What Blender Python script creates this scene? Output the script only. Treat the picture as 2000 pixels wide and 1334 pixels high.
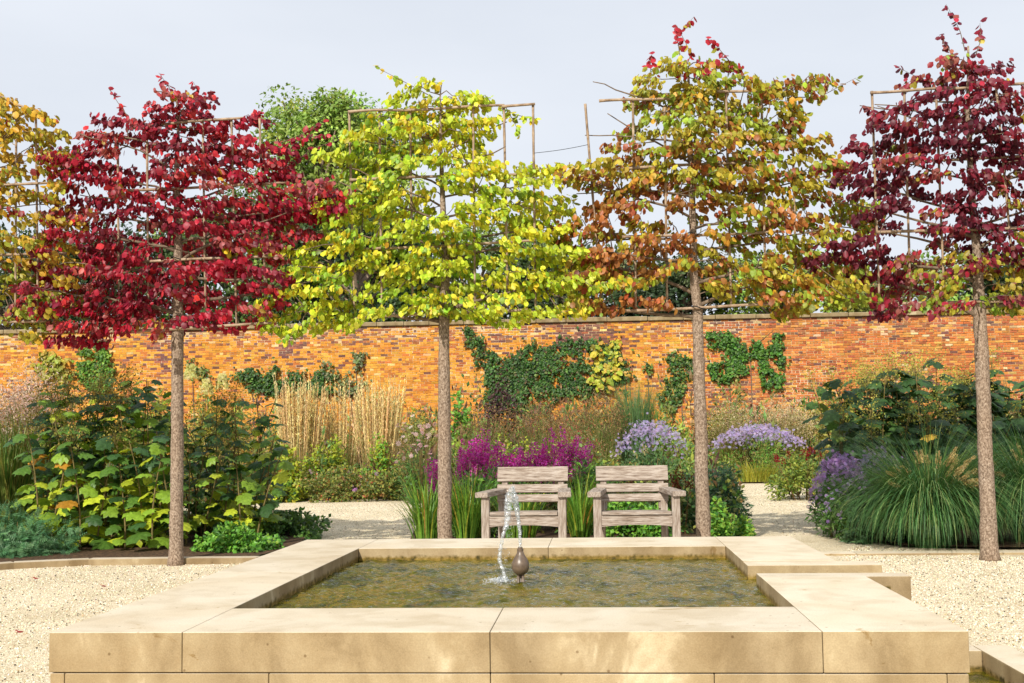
import bpy, bmesh, math
import numpy as np
from mathutils import Vector, Matrix, Quaternion

for o in list(bpy.data.objects):
    bpy.data.objects.remove(o, do_unlink=True)
scene = bpy.context.scene
COL = scene.collection
rng = np.random.default_rng(11)

# ------------------------------------------------------------------ camera
F = 2300.0                                   # focal length in pixels of the 2000 px wide photograph
ROLL, YAW, PITCH = 0.0137, math.radians(4.15), math.atan(183.3 / F)
EYE = np.array([0.0, 0.0, 1.05])
_d = np.array([-math.sin(YAW), math.cos(YAW), 0.0])
_R = np.array([math.cos(YAW), math.sin(YAW), 0.0])
_Z = np.array([0.0, 0.0, 1.0])
FW = math.cos(PITCH) * _d + math.sin(PITCH) * _Z
_U = -math.sin(PITCH) * _d + math.cos(PITCH) * _Z
RC = math.cos(ROLL) * _R - math.sin(ROLL) * _U
UC = math.sin(ROLL) * _R + math.cos(ROLL) * _U
cam_data = bpy.data.cameras.new('camera')
cam = bpy.data.objects.new('camera', cam_data)
COL.objects.link(cam)
cam_data.sensor_width = 36.0
cam_data.lens = F / 2000.0 * 36.0
cam_data.clip_start, cam_data.clip_end = 0.05, 3000.0
cam.matrix_world = Matrix(((RC[0], UC[0], -FW[0], EYE[0]), (RC[1], UC[1], -FW[1], EYE[1]),
                           (RC[2], UC[2], -FW[2], EYE[2]), (0, 0, 0, 1)))
scene.camera = cam

# ------------------------------------------------------------------ sky, sun, exposure
SUN_EL, SUN_AZ = math.radians(35.5), math.radians(17.0)      # sun behind the camera, a little to the left
to_sun = Vector((-math.sin(SUN_AZ) * math.cos(SUN_EL), -math.cos(SUN_AZ) * math.cos(SUN_EL), math.sin(SUN_EL)))
world = bpy.data.worlds.new('World')
scene.world = world
world.use_nodes = True
wt = world.node_tree
wt.nodes.clear()
w_out = wt.nodes.new('ShaderNodeOutputWorld')
w_bg = wt.nodes.new('ShaderNodeBackground')
w_sky = wt.nodes.new('ShaderNodeTexSky')
w_sky.sky_type = 'NISHITA'
w_sky.sun_disc = False
w_sky.sun_elevation = SUN_EL
w_sky.sun_rotation = math.atan2(to_sun.x, to_sun.y)
w_sky.air_density, w_sky.dust_density, w_sky.ozone_density = 1.0, 3.0, 1.0
w_co = wt.nodes.new('ShaderNodeTexCoord')
w_map = wt.nodes.new('ShaderNodeMapping')
w_map.inputs['Scale'].default_value = (1.0, 1.0, 3.5)
w_n = wt.nodes.new('ShaderNodeTexNoise')
w_n.inputs['Scale'].default_value = 1.6
w_n.inputs['Detail'].default_value = 5.0
w_n.inputs['Roughness'].default_value = 0.5
w_r = wt.nodes.new('ShaderNodeMapRange')
w_r.inputs['From Min'].default_value, w_r.inputs['From Max'].default_value = 0.3, 0.7
w_r.inputs['To Min'].default_value, w_r.inputs['To Max'].default_value = 0.78, 0.98
w_mix = wt.nodes.new('ShaderNodeMix')
w_mix.data_type = 'RGBA'
w_mix.inputs['B'].default_value = (8.1, 8.55, 9.3, 1.0)       # thin bright cloud over the whole sky
L = wt.links
L.new(w_co.outputs['Generated'], w_map.inputs['Vector'])
L.new(w_map.outputs['Vector'], w_n.inputs['Vector'])
L.new(w_n.outputs['Fac'], w_r.inputs['Value'])
L.new(w_r.outputs['Result'], w_mix.inputs['Factor'])
L.new(w_sky.outputs['Color'], w_mix.inputs['A'])
L.new(w_mix.outputs['Result'], w_bg.inputs['Color'])
w_bg.inputs['Strength'].default_value = 0.10
L.new(w_bg.outputs['Background'], w_out.inputs['Surface'])

sun_d = bpy.data.lights.new('sun', 'SUN')
sun_d.energy, sun_d.angle, sun_d.color = 5.0, math.radians(0.5), (1.0, 0.94, 0.84)
sun = bpy.data.objects.new('sun', sun_d)
COL.objects.link(sun)
sun.rotation_euler = to_sun.to_track_quat('Z', 'Y').to_euler()
sun.location = to_sun * 60.0
scene.view_settings.view_transform = 'Standard'
scene.view_settings.look = 'None'
scene.view_settings.exposure = 0.06
scene.view_settings.gamma = 1.0
scene.view_settings.use_curve_mapping = False


# ------------------------------------------------------------------ photo pixels to rays
def ray(px, py):
    return FW + (px - 1000.0) / F * RC - (py - 667.0) / F * UC


def G(px, py, z=0.0):
    r = ray(px, py)
    return EYE + r * (z - EYE[2]) / r[2]


def P(px, py, Y):
    r = ray(px, py)
    return EYE + r * Y / r[1]


def S(px, Y):
    return float(P(px, 846.0, Y)[0])


def H(px, py, Y):
    return float(P(px, py, Y)[2])


# ------------------------------------------------------------------ materials
def new_mat(name):
    m = bpy.data.materials.new(name)
    m.use_nodes = True
    nt = m.node_tree
    nt.nodes.clear()
    out = nt.nodes.new('ShaderNodeOutputMaterial')
    return m, nt, out


def node(nt, kind, **kw):
    n = nt.nodes.new(kind)
    for k, v in kw.items():
        if k in n.inputs:
            n.inputs[k].default_value = v
        else:
            setattr(n, k, v)
    return n


def ramp(nt, fac, stops):
    r = nt.nodes.new('ShaderNodeValToRGB')
    el = r.color_ramp.elements
    while len(el) > 1:
        el.remove(el[-1])
    el[0].position, el[0].color = stops[0][0], (*stops[0][1], 1)
    for p, c in stops[1:]:
        e = el.new(p)
        e.color = (*c, 1)
    nt.links.new(fac, r.inputs['Fac'])
    return r.outputs['Color']


def mixc(nt, fac, a, b, blend='MIX'):
    m = nt.nodes.new('ShaderNodeMix')
    m.data_type = 'RGBA'
    m.blend_type = blend
    for s, v in (('Factor', fac), ('A', a), ('B', b)):
        if isinstance(v, (int, float)):
            m.inputs[s].default_value = v
        elif isinstance(v, tuple):
            m.inputs[s].default_value = (*v, 1) if len(v) == 3 else v
        else:
            nt.links.new(v, m.inputs[s])
    return m.outputs['Result']


def noise(nt, vec, scale, detail=4.0, rough=0.55, dist=0.0):
    n = node(nt, 'ShaderNodeTexNoise', Scale=scale, Detail=detail, Roughness=rough, Distortion=dist)
    if vec is not None:
        nt.links.new(vec, n.inputs['Vector'])
    return n


def coords(nt, kind='Object', scale=None):
    c = nt.nodes.new('ShaderNodeTexCoord').outputs[kind]
    if scale is None:
        return c
    m = nt.nodes.new('ShaderNodeMapping')
    m.inputs['Scale'].default_value = scale
    nt.links.new(c, m.inputs['Vector'])
    return m.outputs['Vector']


def world_pos(nt, scale=None):
    c = nt.nodes.new('ShaderNodeNewGeometry').outputs['Position']
    if scale is None:
        return c
    m = nt.nodes.new('ShaderNodeMapping')
    m.inputs['Scale'].default_value = scale
    nt.links.new(c, m.inputs['Vector'])
    return m.outputs['Vector']


def bump(nt, height, strength, dist=0.01):
    b = node(nt, 'ShaderNodeBump', Strength=strength, Distance=dist)
    nt.links.new(height, b.inputs['Height'])
    return b.outputs['Normal']


def principled(nt, out, color, rough=0.7, spec=0.3, normal=None):
    p = node(nt, 'ShaderNodeBsdfPrincipled', Roughness=rough)
    p.inputs['Specular IOR Level'].default_value = spec
    if isinstance(color, tuple):
        p.inputs['Base Color'].default_value = (*color, 1)
    else:
        nt.links.new(color, p.inputs['Base Color'])
    if normal is not None:
        nt.links.new(normal, p.inputs['Normal'])
    nt.links.new(p.outputs['BSDF'], out.inputs['Surface'])
    return p


def leaf_material(name, source='attr', trans=0.32, rough=0.45, spec=0.35):
    m, nt, out = new_mat(name)
    if source == 'attr':
        c = node(nt, 'ShaderNodeAttribute', attribute_name='col').outputs['Color']
    else:
        c = nt.nodes.new('ShaderNodeObjectInfo').outputs['Color']
    n = noise(nt, world_pos(nt), 45.0, 3.0)
    v = ramp(nt, n.outputs['Fac'], [(0.3, (0.72, 0.72, 0.72)), (0.7, (1.18, 1.18, 1.18))])
    c = mixc(nt, 1.0, c, v, 'MULTIPLY')
    p = node(nt, 'ShaderNodeBsdfPrincipled', Roughness=rough)
    p.inputs['Specular IOR Level'].default_value = spec
    nt.links.new(c, p.inputs['Base Color'])
    t = nt.nodes.new('ShaderNodeBsdfTranslucent')
    nt.links.new(mixc(nt, 1.0, c, (1.25, 1.15, 0.75), 'MULTIPLY'), t.inputs['Color'])
    mx = nt.nodes.new('ShaderNodeMixShader')
    mx.inputs['Fac'].default_value = trans
    nt.links.new(p.outputs['BSDF'], mx.inputs[1])
    nt.links.new(t.outputs['BSDF'], mx.inputs[2])
    nt.links.new(mx.outputs['Shader'], out.inputs['Surface'])
    return m


M_LEAF = leaf_material('leaf')
M_LEAF_OBJ = leaf_material('single_leaf', 'obj')
M_DRY = leaf_material('dry_grass', trans=0.25, rough=0.7, spec=0.15)
M_PETAL = leaf_material('petal', trans=0.35, rough=0.6, spec=0.15)


def mat_bark():
    m, nt, out = new_mat('bark')
    w = coords(nt, 'Object', (1, 1, 0.7))
    v = node(nt, 'ShaderNodeTexVoronoi', Scale=55.0)
    nt.links.new(w, v.inputs['Vector'])
    n = noise(nt, w, 75.0, 6.0, 0.75)
    n2 = noise(nt, w, 3.0, 3.0)
    base = ramp(nt, n.outputs['Fac'], [(0.32, (0.05, 0.036, 0.026)), (0.45, (0.20, 0.15, 0.11)),
                                       (0.57, (0.37, 0.30, 0.235)), (0.72, (0.60, 0.54, 0.46))])
    c = mixc(nt, n2.outputs['Fac'], base, (1.06, 0.92, 0.80), 'MULTIPLY')
    principled(nt, out, c, 0.85, 0.2, bump(nt, n.outputs['Fac'], 0.9, 0.012))
    return m


def mat_cane():
    m, nt, out = new_mat('cane')
    n = noise(nt, coords(nt), 14.0, 5.0, 0.65)
    c = ramp(nt, n.outputs['Fac'], [(0.3, (0.14, 0.09, 0.055)), (0.5, (0.32, 0.22, 0.14)), (0.75, (0.50, 0.39, 0.27))])
    principled(nt, out, c, 0.6, 0.3, bump(nt, n.outputs['Fac'], 0.3, 0.004))
    return m


def mat_stone(name, tint=(1, 1, 1), algae=False):
    m, nt, out = new_mat(name)
    w = world_pos(nt)
    big = noise(nt, w, 2.3, 4.0, 0.55, 0.6)
    streak = noise(nt, world_pos(nt, (3.4, 3.4, 0.9)), 1.5, 3.0, 0.5, 0.4)
    fine = noise(nt, w, 170.0, 3.0, 0.7)
    mid = noise(nt, w, 26.0, 4.0, 0.6)
    c = ramp(nt, big.outputs['Fac'], [(0.30, (0.60, 0.525, 0.41)), (0.48, (0.65, 0.59, 0.485)),
                                      (0.66, (0.69, 0.64, 0.55))])
    s = ramp(nt, streak.outputs['Fac'], [(0.36, (0.62, 0.54, 0.40)), (0.52, (1.0, 1.0, 1.0)), (0.7, (1.08, 1.07, 1.04))])
    c = mixc(nt, 0.28, c, s, 'MULTIPLY')
    nz = nt.nodes.new('ShaderNodeSeparateXYZ')          # upright faces are multiplied by a mottled brown, darker than level ones
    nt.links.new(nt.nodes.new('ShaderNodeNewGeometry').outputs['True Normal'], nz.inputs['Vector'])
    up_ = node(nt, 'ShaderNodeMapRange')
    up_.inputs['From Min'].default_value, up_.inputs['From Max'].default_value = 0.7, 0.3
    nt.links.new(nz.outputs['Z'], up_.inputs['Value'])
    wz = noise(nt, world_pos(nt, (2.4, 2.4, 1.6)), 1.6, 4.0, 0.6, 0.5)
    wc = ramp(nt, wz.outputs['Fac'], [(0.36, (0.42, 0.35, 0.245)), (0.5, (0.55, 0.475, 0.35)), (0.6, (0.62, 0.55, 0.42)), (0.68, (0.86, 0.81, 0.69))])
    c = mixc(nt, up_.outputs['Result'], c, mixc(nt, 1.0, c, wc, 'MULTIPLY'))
    f = ramp(nt, fine.outputs['Fac'], [(0.3, (0.80, 0.78, 0.74)), (0.7, (1.12, 1.12, 1.12))])
    c = mixc(nt, 0.75, c, f, 'MULTIPLY')
    stain = noise(nt, world_pos(nt, (2.1, 4.8, 3.0)), 1.9, 5.0, 0.62, 0.9)
    sf = ramp(nt, stain.outputs['Fac'], [(0.67, (0, 0, 0)), (0.70, (0.8, 0.8, 0.8))])
    c = mixc(nt, sf, c, mixc(nt, 1.0, c, (0.66, 0.56, 0.38), 'MULTIPLY'))
    pit = node(nt, 'ShaderNodeTexVoronoi', Scale=11.0)
    nt.links.new(w, pit.inputs['Vector'])
    pf = ramp(nt, pit.outputs['Distance'], [(0.045, (0.45, 0.38, 0.3)), (0.075, (1, 1, 1))])
    c = mixc(nt, 0.8, c, pf, 'MULTIPLY')
    oi = nt.nodes.new('ShaderNodeObjectInfo')
    ov = ramp(nt, oi.outputs['Random'], [(0.0, (0.90, 0.885, 0.86)), (1.0, (1.04, 1.03, 1.0))])
    c = mixc(nt, 1.0, c, ov, 'MULTIPLY')
    c = mixc(nt, 1.0, c, tint, 'MULTIPLY')
    if algae:
        sp = nt.nodes.new('ShaderNodeSeparateXYZ')
        nt.links.new(w, sp.inputs['Vector'])
        j = node(nt, 'ShaderNodeMath', operation='MULTIPLY_ADD')
        j.inputs[1].default_value = 0.05
        nt.links.new(mid.outputs['Fac'], j.inputs[0])
        nt.links.new(sp.outputs['Z'], j.inputs[2])
        hf = node(nt, 'ShaderNodeMapRange')
        hf.inputs['From Min'].default_value, hf.inputs['From Max'].default_value = algae + 0.035, algae + 0.015
        nt.links.new(j.outputs[0], hf.inputs['Value'])
        moss = ramp(nt, mid.outputs['Fac'], [(0.3, (0.035, 0.03, 0.008)), (0.5, (0.17, 0.11, 0.02)), (0.7, (0.30, 0.20, 0.045))])
        fac = hf.outputs['Result']
        for ax, lo_, hi_ in (('X', -1.59, 1.43), ('Y', 4.985, 7.665)) if algae > 0 else (('X', 1.3, 1.775), ('Y', 2.5, 5.745)):
            for op, lim in (('GREATER_THAN', lo_), ('LESS_THAN', hi_)):
                c1 = node(nt, 'ShaderNodeMath', operation=op)
                nt.links.new(sp.outputs[ax], c1.inputs[0])
                c1.inputs[1].default_value = lim
                c2 = node(nt, 'ShaderNodeMath', operation='MULTIPLY')
                nt.links.new(fac, c2.inputs[0])
                nt.links.new(c1.outputs[0], c2.inputs[1])
                fac = c2.outputs[0]
        c = mixc(nt, fac, c, moss)
    principled(nt, out, c, 0.82, 0.25, bump(nt, fine.outputs['Fac'], 0.25, 0.003))
    return m


def mat_brick(source='attr'):
    m, nt, out = new_mat('brick_' + source)
    if source == 'attr':
        c = node(nt, 'ShaderNodeAttribute', attribute_name='col').outputs['Color']
    else:
        c = nt.nodes.new('ShaderNodeObjectInfo').outputs['Color']
    n = noise(nt, world_pos(nt), 22.0, 5.0, 0.7)
    v = ramp(nt, n.outputs['Fac'], [(0.28, (0.55, 0.5, 0.48)), (0.5, (1, 1, 1)), (0.72, (1.3, 1.27, 1.2))])
    c = mixc(nt, 1.0, c, v, 'MULTIPLY')
    principled(nt, out, c, 0.9, 0.15, bump(nt, n.outputs['Fac'], 0.5, 0.02))
    return m


def mat_mortar():
    m, nt, out = new_mat('mortar')
    w = world_pos(nt)
    n = noise(nt, w, 0.45, 4.0, 0.6)
    n2 = noise(nt, w, 9.0, 4.0, 0.6)
    c = ramp(nt, n.outputs['Fac'], [(0.38, (0.42, 0.25, 0.10)), (0.5, (0.62, 0.46, 0.26)), (0.6, (0.76, 0.64, 0.45))])
    c = mixc(nt, 0.7, c, ramp(nt, n2.outputs['Fac'], [(0.3, (0.6, 0.55, 0.5)), (0.6, (1.1, 1.1, 1.1))]), 'MULTIPLY')
    n3 = noise(nt, world_pos(nt, (2.2, 1.0, 13.0)), 1.6, 3.0, 0.6)
    c = mixc(nt, ramp(nt, n3.outputs['Fac'], [(0.55, (0, 0, 0)), (0.60, (1, 1, 1))]), c, (0.075, 0.045, 0.028))
    principled(nt, out, c, 0.95, 0.1)
    return m


def mat_simple(name, stops, scale, rough=0.85, bstr=0.4, bdist=0.01, spec=0.2, kind='world', vec=None):
    m, nt, out = new_mat(name)
    w = world_pos(nt, vec) if kind == 'world' else coords(nt, 'Object', vec)
    n = noise(nt, w, scale, 6.0, 0.65)
    c = ramp(nt, n.outputs['Fac'], stops)
    principled(nt, out, c, rough, spec, bump(nt, n.outputs['Fac'], bstr, bdist))
    return m


def mat_gravel():
    m, nt, out = new_mat('gravel')
    w = world_pos(nt)
    v = node(nt, 'ShaderNodeTexVoronoi', Scale=100.0)
    nt.links.new(w, v.inputs['Vector'])
    e = node(nt, 'ShaderNodeTexVoronoi', Scale=100.0, feature='DISTANCE_TO_EDGE')
    nt.links.new(w, e.inputs['Vector'])
    sep = nt.nodes.new('ShaderNodeSeparateColor')
    nt.links.new(v.outputs['Color'], sep.inputs['Color'])
    c = ramp(nt, sep.outputs[0], [(0.0, (0.30, 0.22, 0.12)), (0.06, (0.68, 0.55, 0.35)), (0.5, (0.84, 0.73, 0.52)), (0.85, (0.90, 0.83, 0.66)), (1.0, (0.75, 0.64, 0.46))])
    ef = ramp(nt, e.outputs['Distance'], [(0.015, (0.30, 0.25, 0.19)), (0.10, (1, 1, 1))])
    c = mixc(nt, 1.0, c, ef, 'MULTIPLY')
    big = noise(nt, w, 1.1, 4.0, 0.6)
    c = mixc(nt, 1.0, c, ramp(nt, big.outputs['Fac'], [(0.3, (0.88, 0.86, 0.80)), (0.6, (1.06, 1.06, 1.06))]), 'MULTIPLY')
    principled(nt, out, c, 0.9, 0.15, bump(nt, e.outputs['Distance'], 0.6, 0.010))
    return m


def mat_wood():
    m, nt, out = new_mat('weathered_oak')
    w = coords(nt, 'Object', (3.0, 40.0, 40.0))
    n = noise(nt, w, 2.6, 6.0, 0.7, 0.3)
    b = noise(nt, coords(nt, 'Object'), 9.0, 4.0, 0.6)
    crack = noise(nt, coords(nt, 'Object', (2.0, 60.0, 60.0)), 1.9, 3.0, 0.6)
    c = ramp(nt, n.outputs['Fac'], [(0.30, (0.10, 0.07, 0.05)), (0.43, (0.25, 0.195, 0.155)), (0.56, (0.40, 0.345, 0.295)), (0.75, (0.56, 0.51, 0.455))])
    c = mixc(nt, 0.6, c, ramp(nt, b.outputs['Fac'], [(0.3, (0.7, 0.62, 0.53)), (0.7, (1.1, 1.1, 1.1))]), 'MULTIPLY')
    c = mixc(nt, ramp(nt, crack.outputs['Fac'], [(0.30, (1, 1, 1)), (0.36, (0, 0, 0))]), c, (0.06, 0.045, 0.035))
    principled(nt, out, c, 0.8, 0.25, bump(nt, n.outputs['Fac'], 0.5, 0.004))
    return m


def mat_water(name):
    m, nt, out = new_mat(name)
    w = world_pos(nt)
    n1 = noise(nt, world_pos(nt, (0.7, 1.5, 1.0)), 15.0, 5.0, 0.62, 1.2)
    nrm = bump(nt, n1.outputs['Fac'], 0.5, 0.018)
    g = node(nt, 'ShaderNodeBsdfGlossy', Roughness=0.03)
    g.inputs['Color'].default_value = (0.95, 0.97, 1.0, 1)
    nt.links.new(nrm, g.inputs['Normal'])
    tr = nt.nodes.new('ShaderNodeBsdfTransparent')
    tr.inputs['Color'].default_value = (0.90, 0.92, 0.72, 1)
    mk = noise(nt, world_pos(nt, (1.0, 0.8, 1.0)), 2.6, 6.0, 0.68, 1.4)      # algae and silt held in the water
    mc = ramp(nt, mk.outputs['Fac'], [(0.30, (0.012, 0.017, 0.002)), (0.42, (0.055, 0.058, 0.004)), (0.50, (0.14, 0.125, 0.006)), (0.56, (0.23, 0.155, 0.012)), (0.62, (0.09, 0.10, 0.01)), (0.72, (0.025, 0.035, 0.008))])
    df = nt.nodes.new('ShaderNodeBsdfDiffuse')
    nt.links.new(mc, df.inputs['Color'])
    nt.links.new(nrm, df.inputs['Normal'])
    t = nt.nodes.new('ShaderNodeMixShader')
    t.inputs['Fac'].default_value = 0.72
    nt.links.new(tr.outputs['BSDF'], t.inputs[1])
    nt.links.new(df.outputs['BSDF'], t.inputs[2])
    fr = node(nt, 'ShaderNodeFresnel', IOR=1.27)
    nt.links.new(nrm, fr.inputs['Normal'])
    mx = nt.nodes.new('ShaderNodeMixShader')
    nt.links.new(fr.outputs['Fac'], mx.inputs['Fac'])
    nt.links.new(t.outputs['Shader'], mx.inputs[1])
    nt.links.new(g.outputs['BSDF'], mx.inputs[2])
    nt.links.new(mx.outputs['Shader'], out.inputs['Surface'])
    return m


def mat_spray():
    m, nt, out = new_mat('falling_water')
    n = noise(nt, world_pos(nt), 60.0, 3.0, 0.6)
    g = node(nt, 'ShaderNodeBsdfGlossy', Roughness=0.12)
    dfs = nt.nodes.new('ShaderNodeBsdfDiffuse')
    dfs.inputs['Color'].default_value = (0.86, 0.88, 0.9, 1)
    t = nt.nodes.new('ShaderNodeBsdfTransparent')
    t.inputs['Color'].default_value = (0.93, 0.95, 0.95, 1)
    a = nt.nodes.new('ShaderNodeMixShader')
    a.inputs['Fac'].default_value = 0.5
    nt.links.new(g.outputs['BSDF'], a.inputs[1])
    nt.links.new(dfs.outputs['BSDF'], a.inputs[2])
    f = node(nt, 'ShaderNodeMapRange')
    f.inputs['From Min'].default_value, f.inputs['From Max'].default_value = 0.38, 0.62
    f.inputs['To Min'].default_value, f.inputs['To Max'].default_value = 0.10, 0.58
    nt.links.new(n.outputs['Fac'], f.inputs['Value'])
    mx = nt.nodes.new('ShaderNodeMixShader')
    nt.links.new(f.outputs['Result'], mx.inputs['Fac'])
    nt.links.new(t.outputs['BSDF'], mx.inputs[1])
    nt.links.new(a.outputs['Shader'], mx.inputs[2])
    nt.links.new(mx.outputs['Shader'], out.inputs['Surface'])
    return m


M_BARK, M_CANE, M_WOOD = mat_bark(), mat_cane(), mat_wood()
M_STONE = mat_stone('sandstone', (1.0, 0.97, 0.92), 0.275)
M_STONE_LOW = mat_stone('low_sandstone', (1.02, 0.99, 0.94), -0.055)
M_KERB = mat_stone('kerb_stone', (0.82, 0.78, 0.72))
M_COPE = mat_stone('old_coping', (0.80, 0.77, 0.70))
M_BRICK, M_BRICK_OBJ, M_MORTAR = mat_brick('attr'), mat_brick('obj'), mat_mortar()
M_GRAVEL = mat_gravel()
M_PEBBLE = leaf_material('pebble', trans=0.0, rough=0.9, spec=0.15)
M_SOIL = mat_simple('soil', [(0.3, (0.03, 0.02, 0.012)), (0.5, (0.085, 0.052, 0.03)), (0.7, (0.22, 0.125, 0.06))], 28.0, 0.95, 0.9, 0.03)
M_MEADOW = mat_simple('meadow', [(0.3, (0.04, 0.07, 0.02)), (0.7, (0.10, 0.13, 0.04))], 3.0, 0.95)
M_STEM = mat_simple('stem', [(0.3, (0.10, 0.085, 0.03)), (0.6, (0.20, 0.15, 0.055)), (0.8, (0.27, 0.17, 0.07))], 20.0)
M_STEM_RED = mat_simple('red_stem', [(0.3, (0.12, 0.05, 0.025)), (0.7, (0.28, 0.15, 0.06))], 20.0)
M_TWIG = mat_simple('twig', [(0.3, (0.09, 0.06, 0.04)), (0.7, (0.26, 0.19, 0.13))], 30.0)
M_TIE = mat_simple('tie', [(0.3, (0.01, 0.01, 0.01)), (0.7, (0.03, 0.03, 0.03))], 30.0)
M_BRONZE = mat_simple('bronze', [(0.3, (0.075, 0.05, 0.032)), (0.6, (0.14, 0.095, 0.06)), (0.8, (0.20, 0.15, 0.10))], 40.0, 0.38, 0.3, 0.002, 0.6)
M_POOLFLOOR = mat_simple('pool_floor', [(0.30, (0.05, 0.06, 0.008)), (0.42, (0.22, 0.21, 0.02)), (0.50, (0.40, 0.35, 0.035)),
                                        (0.57, (0.50, 0.30, 0.06)), (0.64, (0.27, 0.28, 0.05)), (0.72, (0.08, 0.10, 0.02))], 3.2, 0.9, 0.2, 0.01, 0.2, 'world', (1.0, 1.6, 1.0))
M_WATER = mat_water('water')
M_SPRAY = mat_spray()
M_PLAQUE = mat_simple('plaque', [(0.3, (0.60, 0.57, 0.52)), (0.7, (0.74, 0.72, 0.68))], 20.0, 0.3, 0.1, 0.001, 0.6)


# ------------------------------------------------------------------ object helpers
def tag(o, label=None, cat=None, group=None, kind=None):
    if label:
        o['label'] = label
    if cat:
        o['category'] = cat
    if group:
        o['group'] = group
    if kind:
        o['kind'] = kind
    return o


def thing(name, label, cat, loc=(0, 0, 0), group=None):
    o = bpy.data.objects.new(name, None)
    o.empty_display_size = 0.2
    o.location = loc
    COL.objects.link(o)
    return tag(o, label, cat, group)


class MB:
    """Collects triangles (world coordinates) and links them as one mesh object."""

    def __init__(self):
        self.v, self.t, self.c, self.n = [], [], [], 0

    def add(self, v, t, col=(1, 1, 1)):
        v = np.asarray(v, float)
        col = np.asarray(col, float)
        if col.ndim == 1:
            col = np.tile(col, (len(v), 1))
        self.v.append(v)
        self.t.append(np.asarray(t, int) + self.n)
        self.c.append(col)
        self.n += len(v)

    def inst(self, tmpl, pos, rot, scale, cols):
        tv, tt = tmpl
        N, k = len(pos), len(tv)
        if N == 0:
            return
        scale = np.asarray(scale, float)
        if scale.ndim == 1:
            scale = scale[:, None]
        loc = tv[None, :, :] * scale[:, None, :]
        v = np.einsum('nij,nkj->nki', rot, loc) + np.asarray(pos)[:, None, :]
        t = tt[None] + (np.arange(N) * k)[:, None, None]
        self.add(v.reshape(-1, 3), t.reshape(-1, 3), np.repeat(np.asarray(cols, float), k, axis=0))

    def tube(self, pts, rad, sides=8, col=(1, 1, 1), cap=True, jitter=0.0):
        pts = np.asarray(pts, float)
        n = len(pts)
        rad = np.broadcast_to(np.asarray(rad, float), (n,))
        tan = np.gradient(pts, axis=0)
        tan /= np.linalg.norm(tan, axis=1, keepdims=True) + 1e-12
        ref = np.array([0, 1.0, 0.0]) if abs(tan[n // 2][1]) < 0.8 else np.array([1.0, 0, 0])
        a = np.cross(tan, ref)
        a /= np.linalg.norm(a, axis=1, keepdims=True) + 1e-12
        b = np.cross(tan, a)
        ang = np.arange(sides) * 2 * np.pi / sides
        r = rad[:, None] * (1 + (rng.normal(0, jitter, (n, sides)) if jitter else 0))
        v = pts[:, None, :] + r[:, :, None] * (np.cos(ang)[None, :, None] * a[:, None, :] + np.sin(ang)[None, :, None] * b[:, None, :])
        v = v.reshape(-1, 3)
        t = []
        for i in range(n - 1):
            for j in range(sides):
                p, q = i * sides + j, i * sides + (j + 1) % sides
                t += [(p, p + sides, q), (q, p + sides, q + sides)]
        if cap:
            v = np.vstack([v, pts[0], pts[-1]])
            c0, c1 = n * sides, n * sides + 1
            for j in range(sides):
                t.append((c0, j, (j + 1) % sides))
                t.append((c1, (n - 1) * sides + (j + 1) % sides, (n - 1) * sides + j))
        self.add(v, t, col)

    def box(self, lo, hi, col=(1, 1, 1)):
        x0, y0, z0 = lo
        x1, y1, z1 = hi
        v = [(x0, y0, z0), (x1, y0, z0), (x1, y1, z0), (x0, y1, z0), (x0, y0, z1), (x1, y0, z1), (x1, y1, z1), (x0, y1, z1)]
        self.add(v, BOX_T, col)

    def mesh(self, name, mat, org=(0, 0, 0), smooth=False):
        me = bpy.data.meshes.new(name)
        v = np.vstack(self.v) - np.asarray(org, float)
        t = np.vstack(self.t)
        c = np.vstack(self.c)
        me.vertices.add(len(v))
        me.vertices.foreach_set('co', v.astype(np.float32).ravel())
        me.loops.add(len(t) * 3)
        me.polygons.add(len(t))
        me.loops.foreach_set('vertex_index', t.astype(np.int32).ravel())
        me.polygons.foreach_set('loop_start', (np.arange(len(t)) * 3).astype(np.int32))
        me.polygons.foreach_set('use_smooth', np.full(len(t), bool(smooth)))
        a = me.color_attributes.new('col', 'FLOAT_COLOR', 'POINT')
        a.data.foreach_set('color', np.hstack([c, np.ones((len(c), 1))]).astype(np.float32).ravel())
        me.update(calc_edges=True)
        me.materials.append(mat)
        return me

    def build(self, name, mat, parent=None, smooth=False, kind=None, loc=None):
        if not self.v:
            return None
        org = np.array(parent.location) if parent is not None else (np.asarray(loc, float) if loc is not None else np.zeros(3))
        o = bpy.data.objects.new(name, self.mesh(name, mat, org, smooth))
        COL.objects.link(o)
        if parent is not None:
            o.parent = parent
        else:
            o.location = org
        if kind:
            o['kind'] = kind
        return o


BOX_T = [(0, 2, 1), (0, 3, 2), (4, 5, 6), (4, 6, 7), (0, 1, 5), (0, 5, 4), (1, 2, 6), (1, 6, 5), (2, 3, 7), (2, 7, 6), (3, 0, 4), (3, 4, 7)]


def bevel_box(name, lo, hi, mat, parent=None, bev=0.006, seg=2, wob=0.0):
    bm = bmesh.new()
    bmesh.ops.create_cube(bm, size=1.0)
    lo, hi = np.asarray(lo, float), np.asarray(hi, float)
    cen, siz = (lo + hi) / 2, hi - lo
    for v in bm.verts:
        v.co = Vector((v.co.x * siz[0], v.co.y * siz[1], v.co.z * siz[2]))
    bmesh.ops.bevel(bm, geom=list(bm.edges), offset=bev, segments=seg, profile=0.6, affect='EDGES')
    me = bpy.data.meshes.new(name)
    bm.to_mesh(me)
    bm.free()
    me.materials.append(mat)
    o = bpy.data.objects.new(name, me)
    COL.objects.link(o)
    if parent is not None:
        o.parent = parent
        o.location = cen - np.array(parent.location)
    else:
        o.location = cen
    return o


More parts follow.
